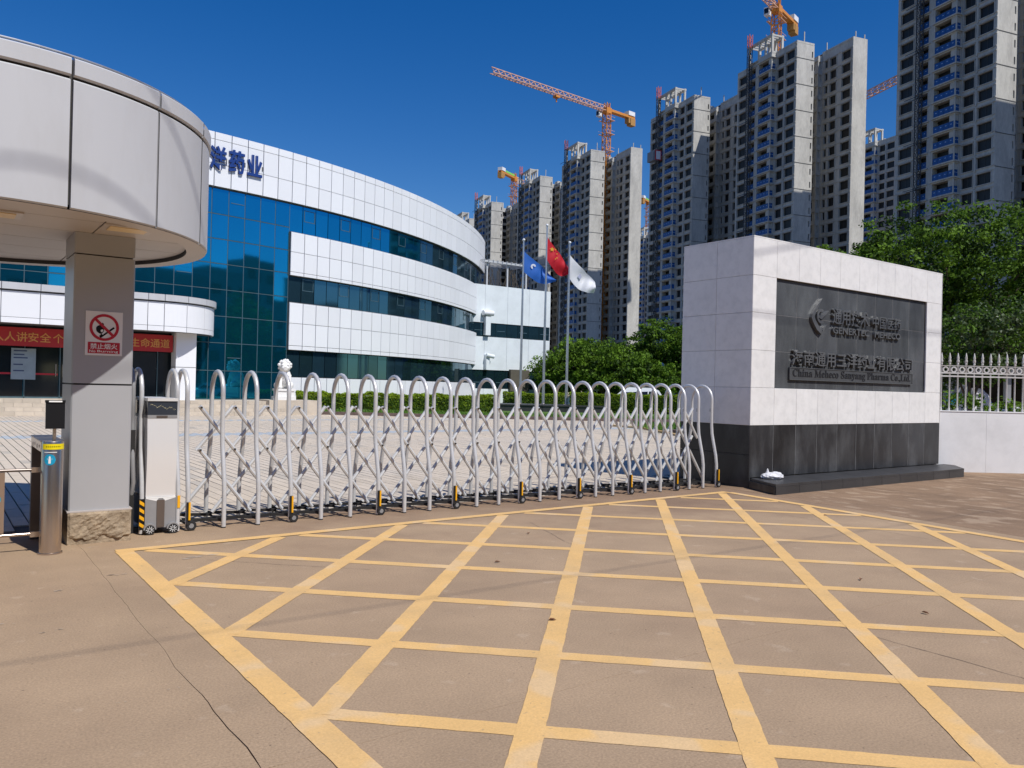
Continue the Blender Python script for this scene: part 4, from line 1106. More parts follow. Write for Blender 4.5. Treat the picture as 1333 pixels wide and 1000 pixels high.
def leaf_quads(centers, normals, size, jitter=.6):
    n = len(centers); nv = normals+rng.normal(0, jitter, (n, 3)); nv /= np.linalg.norm(nv, axis=1)[:, None]
    a = np.cross(nv, rng.normal(0, 1, (n, 3))); a /= np.linalg.norm(a, axis=1)[:, None]+1e-9; b = np.cross(nv, a)
    s_ = size*rng.uniform(.6, 1.35, (n, 1)); a *= s_; b *= s_*.55
    bend = nv*s_*.18
    return np.stack([centers-a, centers-b+bend, centers+a, centers+b+bend], 1)
def hedge(name, label, p0, p1, w, h, zb, n, group=None, size=.05):
    p0 = Vector(p0[:2]); p1 = Vector(p1[:2]); L = (p1-p0).length; ang = math.atan2((p1-p0).y, (p1-p0).x)
    t = thing(name, label, 'hedge', (p0.x, p0.y, zb), ang, group)
    link('branches', MB().box(.1, L-.1, .12, w-.12, 0, h-.14).mesh('branches', mat('hedge_inner', (.012, .018, .006), .9)), t)
    f = rng.random(n); x = rng.uniform(0, L, n); y = np.empty(n); z = np.empty(n); nv = np.zeros((n, 3))
    top = f < .42; fr_ = (f >= .42) & (f < .9); bk_ = f >= .9
    lump = .05*np.sin(x*2.1)+.04*np.sin(x*5.3+1)+.03*np.sin(x*11)
    y[top] = rng.uniform(0, w, top.sum()); z[top] = h+lump[top]-rng.exponential(.035, top.sum())+.02*rng.normal(size=top.sum()); nv[top, 2] = 1; nv[top, 1] = -.2
    y[fr_] = rng.exponential(.05, fr_.sum())-.03*np.sin(x[fr_]*7); z[fr_] = rng.uniform(.02, h, fr_.sum()); nv[fr_, 1] = -1; nv[fr_, 2] = .4
    y[bk_] = w-rng.exponential(.05, bk_.sum()); z[bk_] = rng.uniform(0, h, bk_.sum()); nv[bk_, 1] = 1
    P = leaf_quads(np.stack([x, y, z], 1), nv, size, .7)
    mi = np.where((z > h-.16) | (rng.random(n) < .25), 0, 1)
    o = link('foliage', quads_mesh('foliage', P, [leaf_hedge, leaf_hedge_d], mi), t); return t
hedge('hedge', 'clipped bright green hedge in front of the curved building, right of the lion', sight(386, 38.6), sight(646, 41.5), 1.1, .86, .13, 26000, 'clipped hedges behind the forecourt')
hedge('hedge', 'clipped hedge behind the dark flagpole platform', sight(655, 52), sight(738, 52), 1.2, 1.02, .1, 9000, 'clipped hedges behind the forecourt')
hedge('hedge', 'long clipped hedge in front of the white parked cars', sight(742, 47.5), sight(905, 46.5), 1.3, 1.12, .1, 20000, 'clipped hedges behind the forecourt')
struct('lawn', MB().poly([(*sight(640, 44)[:2], .05), (*sight(1000, 40)[:2], .05), (*sight(1000, 75)[:2], .05), (*sight(640, 75)[:2], .05)]).mesh('lawn', grass_m))

# lawn island with yellow kerb, seen through the gate beside the stone sign
IS = [sight(828, 33.2), sight(836, 35), sight(905, 34), sight(960, 31), sight(950, 24.5), sight(888, 27.0), sight(845, 31.2)]
struct('lawn', MB().prism([(p.x, p.y) for p in IS], -.03, .14).mesh('lawn', grass_m))
isl = MB()
for k in range(len(IS)):
    p = IS[k]; q = IS[(k+1) % len(IS)]; isl.bar((p.x, p.y, .06), (q.x, q.y, .06), .16, .22)
struct('kerb', isl.mesh('kerb', kerb_m))
ye = MB()
for (p, q) in ((sight(795, 33.0), sight(840, 31.0)), (sight(840, 31.0), sight(886, 26.6)), (sight(886, 26.6), sight(950, 24))):
    ye.bar((p.x, p.y, .03), (q.x, q.y, .03), .14, .08)
struct('kerb', ye.mesh('kerb', kerb_yellow))
c0 = sight(890, 30); Ti = Matrix.Translation((c0.x, c0.y, 0)) @ Matrix.Rotation(-YAW, 4, 'Z')
stuff(tag(link('grass', blades('grass', 5000, -1.6, 3.0, -2.2, 3.0, .14, Ti, .10, .02)), 'small green lawn island seen through the gate near the sign wall', 'grass'))

# platform and flagpoles
pf = thing('flag_platform', 'low dark stone platform carrying the three flagpoles', 'platform', (*sight(720, 47.6)[:2], 0), -YAW)
for k in range(5):
    x = -3.3+k*1.32; link('stone_slab', MB().box(x, x+1.31, -1.4, 1.6, .45, .52).mesh('stone_slab', granite2), pf)
    link('stone_face', MB().box(x+.004, x+1.306, -1.35, -1.30, 0, .449).mesh('stone_face', granite2), pf)
link('platform_core', MB().box(-3.25, 3.25, -1.29, 1.55, 0, .44).mesh('platform_core', rubber), pf)
def flag(px, H, topz, hoist, fly, drop, nar, mtl, name, lab, labp, seed):
    p = sight(px, 47.8); 
    tp = thing('flagpole', labp, 'flagpole', (p.x, p.y, .52), 0, 'flagpoles on the dark platform')
    m = MB(); m.tube([(0, 0, 0), (0, 0, H*.55), (0, 0, H)], .07, 12, True, [.085, .065, .042]); link('pole', m.mesh('pole', pole_m, True), tp)
    link('base_flange', MB().lathe([(.16, 0), (.16, .03), (.1, .05)], 14).mesh('base_flange', steel), tp)
    link('finial', MB().ball((0, 0, H+.07), .085, 10, 8).mesh('finial', crane_w, True), tp)
    nu, nv = 34, 16; G_ = {}
    rr = random.Random(seed); ph1, ph2 = rr.uniform(0, 6), rr.uniform(0, 6)
    for i in range(nu+1):
        u = i/nu
        for j in range(nv+1):
            v = j/nv
            x = fly*u*(1-.10*v*(1-u)); z = -hoist*v*(1-nar*u+.25*math.sin(math.pi*u)) - drop*(u**.95) + .07*math.sin(u*6+v*2+ph2)*u
            y = .16*u*math.sin(u*9+v*3.2+ph1)+.10*math.sin(v*6+u*4+ph2)*u+.05*math.sin(u*21+v*5)*u
            G_[i, j] = (x, y, z)
    m = MB()
    for i in range(nu):
        for j in range(nv): m.quad(G_[i, j+1], G_[i+1, j+1], G_[i+1, j], G_[i, j])
    f = tag(link(name, m.mesh(name, mtl, True), None, (p.x+.05, p.y, topz), -.50), lab, 'flag', 'flags on the flagpoles')
    def at_uv(u, v): 
        i = u*nu; j = v*nv; a = G_[int(i), int(j)]; return Vector(a)+Vector((0, -.02, 0))
    return f, at_uv
f1, uv = flag(677.5, 9.7, 9.62, 1.23, 1.95, 1.55, .85, flag_blue, 'blue_flag', 'blue flag drooping on the left flagpole', 'left flagpole of the three, flying the blue flag', 1)
m = MB(); c = uv(.30, .42); 
for k in range(10):
    t = 2*math.pi*k/10; t1 = 2*math.pi*(k+1)/10; m.quad(c+Vector((.05*math.cos(t), -.05, .05*math.sin(t))), c+Vector((.16*math.cos(t), -.05, .16*math.sin(t))), c+Vector((.16*math.cos(t1), -.05, .16*math.sin(t1))), c+Vector((.05*math.cos(t1), -.05, .05*math.sin(t1)))) if k < 7 else None
link('emblem', m.mesh('emblem', flag_white), f1)
f2, uv = flag(707.5, 10.6, 10.50, 1.36, 1.42, 1.80, .70, flag_red, 'red_flag', 'red flag with yellow stars on the tall middle flagpole', 'tallest middle flagpole flying the red flag', 2)
def star(m, c, r, rot=0):
    P = []
    for k in range(10):
        t = math.pi/2+rot+k*math.pi/5; q = r if k % 2 == 0 else r*.4; P.append(c+Vector((q*math.cos(t), -.05, q*math.sin(t))))
    for k in range(10): m.quad(c+Vector((0, -.05, 0)), P[k], P[(k+1) % 10], c+Vector((0, -.05, 0.0001)))
m = MB(); star(m, uv(.22, .28), .16)
for (u, v) in ((.38, .12), (.44, .24), (.44, .38), (.38, .5)): star(m, uv(u, v), .055, .4)
link('stars', m.mesh('stars', star_y), f2)
f3, uv = flag(737.5, 9.6, 9.45, 1.40, 1.55, 1.55, .60, flag_white, 'white_flag', 'white flag with pale logo on the right flagpole', 'right flagpole of the three, flying the white flag', 3)
m = MB(); c = uv(.42, .45); m.quad(c+Vector((-.15, -.04, 0)), c+Vector((0, -.04, -.18)), c+Vector((.12, -.04, 0)), c+Vector((0, -.04, .18))); link('emblem', m.mesh('emblem', mat('flag_logo_grey', (.45, .47, .6), .6)), f3)

# small planter lamp, solar street lamp
sp = sight(857, 62); sl_ = thing('solar_street_lamp', 'white solar street lamp with tilted panel in front of the trees', 'street lamp', (sp.x, sp.y, 0), -YAW)
m = MB(); m.tube([(0, 0, 0), (0, 0, 3.3)], .08, 10, True, [.1, .07]); link('pole', m.mesh('pole', crane_w, True), sl_)
m = MB(); m.bar((0, 0, 2.75), (-.55, -.1, 3.05), .07, .07); m.box(-.85, -.5, -.2, 0, 3.0, 3.06); link('lamp_arm', m.mesh('lamp_arm', crane_w), sl_)
Ts = Matrix.Translation((.0, 0, 3.38)) @ Matrix.Rotation(math.radians(-22), 4, 'Y') @ Matrix.Rotation(math.radians(25), 4, 'X')
link('solar_panel', MB().box(-.42, .42, -.32, .32, -.02, .02, Ts).mesh('solar_panel', solar), sl_)
link('control_box', MB().box(-.14, .14, -.16, -.06, 1.0, 1.35).mesh('control_box', net_blue), sl_)

# ------------------------------------------------------------------ cars
def car(px, D, rz, label, suv=True):
    p = sight(px, D); t = thing('parked_car', label, 'car', (p.x, p.y, 0), rz, 'white cars parked behind the hedge')
    prof = [(-2.3, .35), (-2.32, .75), (-2.2, .98), (-1.95, 1.02), (-1.65, 1.5), (-1.3, 1.66), (.35, 1.68), (.75, 1.55), (1.3, 1.08), (2.1, .95), (2.3, .75), (2.32, .35)]
    m = MB(); n = len(prof)
    ins = [0, 0, .03, .08, .2, .24, .24, .2, .08, .04, .02, 0]; w = .92
    for s_ in (-1, 1):
        for k in range(n-1): pass
    i0 = 0
    m.v = [(x, -(w-ins[k]), z) for k, (x, z) in enumerate(prof)]+[(x, (w-ins[k]), z) for k, (x, z) in enumerate(prof)]
    for k in range(n-1): m.f.append((k, k+1, n+k+1, n+k)); m.mi.append(0)
    low = list(range(n)); m.f.append(tuple([0, 1, 2, 3, 8, 9, 10, 11])); m.f.append(tuple(n+q for q in [11, 10, 9, 8, 3, 2, 1, 0])); m.mi += [0, 0]
    m.f.append((3, 4, 5, 6, 7, 8)); m.f.append(tuple(n+q for q in [8, 7, 6, 5, 4, 3])); m.mi += [0, 0]; m.f.append((0, 11, 23, 12)); m.mi.append(0)
    link('body', m.mesh('body', car_white), t)
    for s_ in (-1, 1):
        g2 = MB(); yb = s_*.868; yt = s_*.70
        for (xa, xb, xc, xd) in ((-1.78, -.95, -.98, -1.42), (-.88, .1, .08, -.90), (.18, 1.05, .58, .16)):
            g2.poly([(xa, yb, 1.08), (xb, yb, 1.08), (xc, yt, 1.54), (xd, yt, 1.54)])
        link('side_glass', g2.mesh('side_glass', car_glass), t)
        for x in (-1.4, 1.42): link('wheel', MB().lathe([(.1, -.11), (.33, -.11), (.34, 0), (.33, .11), (.1, .11)], 18, (x, s_*.82, .34), 'y').mesh('wheel', rubber, True), t)
        link('tail_light', MB().box(-2.33, -2.2, s_*.8-.1, s_*.8+.1, .75, .95).mesh('tail_light', sign_red), t)
        link('roof_rail', MB().bar((-1.4, s_*.62, 1.72), (.3, s_*.62, 1.73), .04).mesh('roof_rail', pole_m), t)
    link('windscreen', MB().quad((.80, -.66, 1.545), (1.26, -.78, 1.125), (1.26, .78, 1.125), (.80, .66, 1.545)).mesh('windscreen', car_glass), t)
    link('rear_window', MB().quad((-1.93, -.76, 1.06), (-1.68, -.68, 1.49), (-1.68, .68, 1.49), (-1.93, .76, 1.06)).mesh('rear_window', car_glass), t)
    return t
car(778, 60, math.pi-YAW, 'white parked car behind the hedge, the left one of the pair')
car(824, 55, math.pi-YAW, 'white parked car behind the hedge, the right one of the pair with red tail light')
c = car(1316, 26, math.radians(50), 'white parked car just visible behind the spear railing under the big tree')
del c['group']; c.scale = (1, 1, .76)

# ------------------------------------------------------------------ trees
def tree(label, base, blobs, n_cl, per, leaf, csize, mats, trunk=(.25, 2.0), seed=0, weights=(.45, .35, .2), group=None, name='leafy_tree', droop=0.):
    """blobs: (dx,dy,z,rx,rz) crowns relative to base; clumps on their surfaces"""
    global rng
    base = Vector(base); t = thing(name, label, 'tree', (base.x, base.y, 0), 0, group)
    m = MB(); rt_ = random.Random(seed); r0, th = trunk
    m.tube([(0, 0, -.1), (.05, .03, th*.5), (.02, -.05, th)], r0, 10, True, [r0*1.25, r0, r0*.85])
    for (dx, dy, z, rx, rz) in blobs:
        m.tube([(0, 0, th*.85), (dx*.4, dy*.4, th+(z-th)*.5), (dx*.8, dy*.8, z)], r0*.3, 7, True, [r0*.6, r0*.3, r0*.08])
        for q in range(4):
            a_ = rt_.uniform(0, 6.28); m.tube([(dx*.4, dy*.4, th+(z-th)*.5), (dx*.8+rx*.55*math.cos(a_), dy*.8+rx*.55*math.sin(a_), z+rz*rt_.uniform(-.3, .5))], r0*.1, 5, True, [r0*.22, r0*.06])
    link('trunk', m.mesh('trunk', bark, True), t)
    vol = np.array([b[3]**2 for b in blobs]); bi = rng.choice(len(blobs), n_cl, p=vol/vol.sum())
    B = np.array(blobs)[bi]
    d = rng.normal(0, 1, (n_cl, 3)); d /= np.linalg.norm(d, axis=1)[:, None]; rad = rng.uniform(.62, 1.14, n_cl)[:, None]
    inner = rng.random(n_cl) < .2; rad[inner] *= .7
    cc = B[:, :3]+d*np.stack([B[:, 3], B[:, 3], B[:, 4]], 1)*rad
    cc = cc[cc[:, 2] > th*.6]; dd = d[:len(cc)]
    nc = len(cc); k = rng.normal(0, 1, (nc, per, 3)); k /= np.linalg.norm(k, axis=2)[:, :, None]
    k *= (rng.random((nc, per, 1))**.45)*csize*rng.uniform(.55, 1.35, (nc, 1, 1)); k[:, :, 2] *= .62
    if droop: k[:, :, 2] -= droop*(k[:, :, 0]**2+k[:, :, 1]**2)/csize
    C_ = (cc[:, None, :]+k).reshape(-1, 3); N_ = (k/csize+np.array([0, 0, .55])).reshape(-1, 3)
    P = leaf_quads(C_, N_, leaf, .55)
    cm = rng.choice(3, nc, p=weights); mi = np.repeat(cm, per); fl = rng.random(len(mi)) < .25; mi[fl] = rng.choice(3, fl.sum())
    link('crown', quads_mesh('crown', P, mats, mi), t); return t
LM = [leaf_a, leaf_b, leaf_c]
# big tree behind the monument at the right
tree('huge dense green tree behind the right end of the stone sign wall', sight(1262, 31),
     [(-1.8, 1.0, 6.7, 2.6, 1.9), (1.2, -.6, 6.6, 3.3, 2.1), (4.4, -2.4, 6.5, 3.2, 2.1), (-3.7, 2.6, 6.1, 1.9, 1.3), (-3.0, 2.1, 4.8, 1.9, 1.2), (2.9, -1.9, 4.2, 2.8, 1.9), (.6, -.6, 3.6, 2.2, 1.6), (6.3, -4.0, 5.0, 2.8, 2.5), (-.8, .6, 4.6, 2.2, 1.5), (-4.6, 3.2, 4.8, 1.3, .9)],
     1200, 80, .072, .50, LM, (.38, 2.6), 3, (.32, .36, .32))
tree('pale leaved small tree behind the spear railing', sight(1262, 22.5),
     [(0, 0, 3.1, 1.25, 1.0), (.9, -.7, 3.3, 1.1, .9), (-.5, .5, 2.5, .9, .7)], 210, 46, .055, .3, [mat('leaf_pale', (.09, .13, .05), .5, var=.4, scale=2, transl=.3), leaf_b, leaf_c], (.08, 1.5), 5, (.55, .3, .15))
tree('small bushy plant just behind the white wall and railing', sight(1248, 19.5), [(0, 0, 1.15, .7, .5), (.9, -.6, 1.05, .6, .45)], 60, 40, .05, .22, LM, (.04, .6), 6, (.8, .2, 0), name='shrub')
tree('dark rounded tree between the tower blocks and the stone sign', sight(868, 68),
     [(0, 0, 5.6, 2.9, 1.8), (-1.9, 1.4, 4.0, 2.2, 1.7), (1.8, -1.3, 4.6, 2.6, 2.0), (.2, 0, 3.4, 2.8, 1.8)], 520, 52, .12, .55, LM, (.3, 2.2), 7, (.35, .4, .25))
GC = 'drooping green trees behind the flagpoles'
for (px, D, zc, r, rz, lab) in ((729, 62, 2.7, 1.15, 1.2, 'leftmost drooping tree beside the pale annex'), (752, 60, 3.4, 2.5, 1.75, 'drooping tree directly right of the white flagpole'), (786, 59, 3.3, 2.4, 1.7, 'bushy drooping tree above the left white car'), (822, 60, 2.9, 2.3, 1.5, 'drooping tree above the right white car')):
    b = [(0, 0, zc, r, rz), (-r*.5, r*.4, zc-.6, r*.8, rz*.8), (r*.55, -r*.4, zc-.5, r*.8, rz*.8)]
    if px == 752: b.append((-.2, 0, 4.5, 1.2, .75))
    tree(lab, sight(px, D), b, 300, 50, .11, .46, LM, (.16, 1.3), px, (.5, .35, .15), GC, 'drooping_tree', .35)
tree('feathery low tree behind the solar street lamp', sight(862, 66), [(0, 0, 2.7, 2.0, .8), (-1.6, 1.1, 2.1, 1.6, .6), (1.7, -1.2, 2.2, 1.8, .7)], 260, 46, .10, .45, LM, (.14, 1.3), 21, (.2, .4, .4))
tree('dark tree behind the annex corner', sight(800, 78), [(0, 0, 3.5, 3.5, 2.4), (-3, 2, 3, 3, 2.2), (3.5, -2.4, 3.2, 3, 2.2)], 420, 44, .14, .6, [leaf_b, leaf_c, leaf_c], (.2, 1.5), 22)

# cream low building behind the trees
cb = thing('cream_building', 'low cream building glimpsed through the drooping trees', 'building', (*sight(742, 74)[:2], 0), -YAW)
link('wall', MB().box(-4.5, 5, 0, 5, 0, 4.4).mesh('wall', cream), cb); link('parapet', MB().box(-4.6, 5.1, -.1, 5.1, 4.41, 4.6).mesh('parapet', cream), cb)
for k in range(5): link('window', MB().box(-4+k*1.8, -3+k*1.8, -.03, .0, 1.2, 2.5).mesh('window', void_m), cb)
# open market-like shed behind the railing (dark roof, white sheeted bundle, blue notice)
sh = thing('dark_shed', 'dark open shed behind the spear railing under the big tree', 'shed', (*sight(1300, 27.5)[:2], 0), -YAW)
link('roof', MB().box(-2.6, 4, -1.6, 2.4, 2.35, 2.5).mesh('roof', mat('shed_roof', (.10, .10, .105), .7)), sh)
for x in (-2.4, -.6, 1.1, 3): link('post', MB().box(x, x+.16, -1.4, -1.24, 0, 2.34).mesh('post', box_grey), sh)
link('back_wall', MB().box(-2.6, 4, 2.2, 2.4, 0, 2.34).mesh('back_wall', rubber), sh)
bs = thing('notice_panel', 'pale panel with blue notice behind the left end of the railing', 'notice board', (*sight(1244, 24)[:2], 0), -YAW)
link('board', MB().box(-.35, .35, 0, .05, .9, 1.95).mesh('board', mat('board_grey', (.3, .33, .36), .6)), bs); link('notice', MB().box(-.28, .25, -.01, -.001, 1.3, 1.62).mesh('notice', cyan_m), bs)
for x in (-.3, .3): link('leg', MB().box(x-.03, x+.03, .01, .05, 0, .9).mesh('leg', box_grey), bs)
m = MB(); nu = 18
for k in range(nu):
    t0 = math.pi*k/nu; t1 = math.pi*(k+1)/nu; r0 = .62*(1+.07*math.sin(k*2.3)); r1 = .62*(1+.07*math.sin((k+1)*2.3))
    m.quad((r0*math.cos(t0), -.25+.06*(k % 2), .3), (r1*math.cos(t1), -.25+.06*((k+1) % 2), .3), (r1*math.cos(t1)*.75, .1, .95+.5*math.sin(t1)), (r0*math.cos(t0)*.75, .1, .95+.5*math.sin(t0)))
    m.quad((r0*math.cos(t0)*.75, .1, .95+.5*math.sin(t0)), (r1*math.cos(t1)*.75, .1, .95+.5*math.sin(t1)), (r1*math.cos(t1), .5, .3), (r0*math.cos(t0), .5, .3))
tag(link('covered_bundle', m.mesh('covered_bundle', bag_m), None, (*sight(1272, 22.8)[:2], .35), -YAW), 'white sheeted bundle with folds behind the spear railing', 'covered bundle')

# ------------------------------------------------------------------ unfinished tower blocks
TROT = math.radians(-14.6); FH = 2.95
class Tower:
    def __init__(s, label, corner, H, nf=27, fine=True, floors_vis=None, balcony=True):
        s.t = thing('tower_block', label, 'tower block', (corner[0], corner[1], 0), TROT, 'unfinished concrete tower blocks')
        s.H = H; s.nf = nf; s.fh = H/(nf+.45); s.fine = fine; s.w = MB(); s.gr = MB(); s.win = MB(); s.bl = MB(); s.count = 0; s.bc = 0; s.lo = floors_vis or 0
    def facade(s, p0, p1, ops, z0=0, top=None):
        """p0->p1 seen from outside left to right; ops: (s0,s1,zb,zt,kind) per floor; outward normal is to the right of p0->p1 reversed"""
        p0 = Vector(p0); p1 = Vector(p1); L = (p1-p0).length; d = (p1-p0)/L; nrm = Vector((d.y, -d.x)); top = top or s.H
        Q = lambda u, z, dep=0.: (p0.x+d.x*u-nrm.x*dep, p0.y+d.y*u-nrm.y*dep, z)
        W_ = s.w
        for f in range(s.nf):
            zb = f*s.fh
            if zb >= top-.5: break
            if not ops:
                continue
            lo = min(o[2] for o in ops); hi = max(o[3] for o in ops)
            W_.quad(Q(0, zb), Q(L, zb), Q(L, zb+lo), Q(0, zb+lo)); W_.quad(Q(0, zb+hi), Q(L, zb+hi), Q(L, zb+s.fh), Q(0, zb+s.fh))
            u = 0
            for (a, b, c, e, kind) in ops:
                W_.quad(Q(u, zb+lo), Q(a, zb+lo), Q(a, zb+hi), Q(u, zb+hi)); u = b
                if c > lo: W_.quad(Q(a, zb+lo), Q(b, zb+lo), Q(b, zb+c), Q(a, zb+c))
                if e < hi: W_.quad(Q(a, zb+e), Q(b, zb+e), Q(b, zb+hi), Q(a, zb+hi))
                D_ = .4 if kind == 'w' else 1.3
                W_.quad(Q(a, zb+c), Q(b, zb+c), Q(b, zb+c, D_), Q(a, zb+c, D_)); W_.quad(Q(a, zb+e, D_), Q(b, zb+e, D_), Q(b, zb+e), Q(a, zb+e))
                W_.quad(Q(a, zb+c), Q(a, zb+c, D_), Q(a, zb+e, D_), Q(a, zb+e)); W_.quad(Q(b, zb+c, D_), Q(b, zb+c), Q(b, zb+e), Q(b, zb+e, D_))
                s.window(Q, a, b, zb+c, zb+e, D_, d, f)
                if kind == 'b': s.balcony(Q, a, b, zb+c, d, nrm, f)
                # projecting sill ledge
                if kind == 'w' and e-c > 1.4:
                    Tm_ = Matrix.Translation((p0.x, p0.y, 0)) @ Matrix.Rotation(math.atan2(d.y, d.x), 4, 'Z')
                    W_.box(a-.14, b+.14, -.16, -.002, zb+c-.14, zb+c-.01, Tm_)
                    if s.fine: W_.box(a-.14, b+.14, -.16, -.002, zb+e+.01, zb+e+.12, Tm_); W_.box(a-.13, a-.01, -.13, -.002, zb+c-.01, zb+e+.01, Tm_); W_.box(b+.01, b+.13, -.13, -.002, zb+c-.01, zb+e+.01, Tm_)
            W_.quad(Q(u, zb+lo), Q(L, zb+lo), Q(L, zb+hi), Q(u, zb+hi))
        zt = min(s.nf*s.fh, top)
        if ops: W_.quad(Q(0, zt), Q(L, zt), Q(L, top), Q(0, top))
        else:
            W_.quad(Q(0, 0), Q(L, 0), Q(L, top), Q(0, top))
    def window(s, Q, a, b, z0, z1, D_, d, f):
        m = MB() if (s.fine and s.count < 298 and f >= s.lo) else s.win
        p = Vector(Q(a, z0, D_-.05)); ang = math.atan2(d.y, d.x); w = b-a; h = z1-z0
        if m is s.win:
            m.quad(Q(a, z0, D_), Q(b, z0, D_), Q(b, z1, D_), Q(a, z1, D_)); return
        s.count += 1; key = ('tw', round(w, 2), round(h, 2))
        if key not in pane:
            m.cur = 0; m.box(0, w, 0, .05, 0, h); m.cur = 1
            m.box(0, w, -.05, -.002, 0, .07); m.box(0, w, -.05, -.002, h-.07, h); m.box(w*.5-.03, w*.5+.03, -.05, -.002, .071, h-.071)
            pane[key] = m.mesh('window', [void_m, frame_m])
        link('window', pane[key], s.t, p, ang)
    def balcony(s, Q, a, b, z0, d, nrm, f):
        ang = math.atan2(d.y, d.x); w = b-a; p = Vector(Q(a, z0, .04))
        key = ('bp', round(w, 2))
        if s.fine and s.bc < 120 and f >= s.lo:
            s.bc += 1
            if key not in pane:
                m = MB(); n = max(2, int(w/1.1)); m.cur = 0
                for k in range(n): m.box(k*w/n+.03, (k+1)*w/n-.03, 0, .03, .02, 1.12)
                m.cur = 1; m.box(0, w, -.01, .04, 1.13, 1.18)
                for k in range(n): 
                    xm = (k+.5)*w/n; m.cur = 2; m.box(xm-.14, xm+.14, -.012, -.002, .62, .74)
                pane[key] = m.mesh('balcony_panel', [net_blue, frame_m, mat('panel_mark_pale', (.35, .5, .75), .6)])
            link('balcony_panel', pane[key], s.t, p, ang)
        else: s.bl.quad(Q(a+.05, z0, .03), Q(b-.05, z0, .03), Q(b-.05, z0+1.12, .03), Q(a+.05, z0+1.12, .03))
    def slab_edges(s, pts, every=1, w=.12, h=.22, off=0):
        for f in range(1, s.nf+1, every):
            z = f*s.fh+off
            for k in range(len(pts)-1): s.w.bar((*pts[k], z), (*pts[k+1], z), w*2, h)
    def build(s, wingB=True, wingBdx=0., wingBh=0.):
        fh = s.fh; H = s.H
        wn = lambda a, b, zb=.62, zt=None: (a, b, zb, zt or fh-.36, 'w'); 
        # left long face, read from its far (left) end to the front corner: coordinates (x, y) with x=0 plane
        # far piece
        s.facade((-.0, 21.4), (0, 16.8), [wn(.8, 3.9)])
        s.facade((0, 16.8), (-.0, 16.0), [])
        s.facade((-.9, 16.0), (-.9, 12.9), [(.5, 2.7, .25, fh-.35, 'b')])
        s.facade((0, 16.0), (-.9, 16.0), [])
        s.facade((-.9, 12.9), (-.9, 11.9), [])
        s.facade((-1.25, 11.9), (-1.25, 7.0), [(.25, 4.65, .25, fh-.35, 'b')])
        s.facade((-.9, 11.9), (-1.25, 11.9), [])
        s.facade((-1.25, 7.0), (0, 7.0), [(.12, 1.0, .25, fh-.35, 'b')])
        s.facade((0, 7.0), (0, 0), [wn(.5, 2.8), wn(3.5, 6.4)])
        # end wall A (lit) with slit column
        s.facade((0, 0), (4.9, 0), [(4.2, 4.55, 1.0, fh-.6, 'w')])
        for f in range(2, s.nf, 2): s.gr.box(.0, 4.9, -.06, .0, f*fh+.35, f*fh+.47)
        # right flank of wing A and link body
        s.facade((4.9, 0), (4.9, 9), [wn(2, 4), wn(5.5, 7.5)])
        s.facade((4.9, 9), (11.2, 9), [wn(.8, 2.2), wn(3.2, 5.2)], top=H+0)
        dx, dy = 11.2+wingBdx, -5.2; HB = H+wingBh
        # wing B left face with windows and balcony recess
        s.facade((dx, 4.4), (dx, dy), [wn(.9, 1.9, .8), wn(2.6, 4.6), wn(6.3, 9.0)], top=HB)
        s.facade((dx-1.2, 9), (dx-1.2, 4.4), [(.5, 4.2, .95, fh-.25, 'v')], top=HB-1); s.facade((dx-1.2, 4.4), (dx, 4.4), [(.2, .95, .95, fh-.25, 'v')], top=HB-1)
        s.w.box(dx-1.2, dx, 4.42, 9, HB-1.1, HB-1.0)
        s.facade((dx, dy), (dx+4.1, dy), [], top=HB)
        s.facade((dx+4.1, dy), (dx+4.1, 21.4), [], top=HB)
        s.facade((dx+4.1, 21.4), (0, 21.4), [], top=H)
        # roofs
        s.w.box(0, 4.9, 0, 21.4, H-.5, H-.4); s.w.box(-1.2, 0, 7, 16, H-.5, H-.4); s.w.box(4.9, dx+.1, 9, 21.4, H-.5, H-.4); s.w.box(dx-.1, dx+4.05, dy+.05, 21.4, HB-.5, HB-.4)
        # slab edge lines on balcony fronts
        for f in range(1, s.nf+1):
            z = f*fh; s.w.box(-1.55, -1.25, 6.75, 12.1, z-.12, z+.12); s.w.box(-1.25, 0, 6.72, 6.98, z-.12, z+.12); s.w.box(-1.15, -.9, 12.9, 15.9, z-.1, z+.1)
            s.w.box(-.14, 0, 0, 7, z-.16, z-.02); s.w.box(-.22, 0, 3.62, 3.86, z-fh+.1, z-.17); s.w.box(-.3, 0, 16.6, 16.8, z-fh, z-.01); s.w.box(-.12, 0, 16.81, 21.3, z-.16, z-.02); s.w.box(-.2, .0, 0.0, .35, z+.6, z+.7) ; s.w.box(dx-.14, dx, dy, 6.9, z-.16, z-.02); s.w.box(dx-1.45, dx-1.2, 4.2, 8.9, z-.1, z+.2)
        # rooftop stair core and open frame above the bay
        s.w.box(5.2, 8.8, 9.6, 16, H-.4, H+2.4); s.w.box(dx-1.2, dx-.1, 7, 9.4, H-1, H+.8)
        fr = MB(); zt = H+3.6
        for y in (7.1, 9.4, 11.6, 15.4):
            fr.box(-1.2, -.7, y, y+.45, H-.3, zt); fr.box(1.6, 2.1, y, y+.45, H-.3, zt)
        fr.box(-1.25, -.65, 7.05, 15.9, zt, zt+.55); fr.box(1.55, 2.15, 7.05, 15.9, zt, zt+.55)
        for k in range(9): fr.box(-.65, 1.55, 7.1+k*1.04, 7.35+k*1.04, zt+.1, zt+.45)
        fr.box(-1.3, -1.25, 7.05, 7.4, H-4.4, zt)
        fr.box(-1.25, 2.1, 6.99, 7.04, H-.4, H+.1)
        link('roof_frame', fr.mesh('roof_frame', tower_m), s.t)
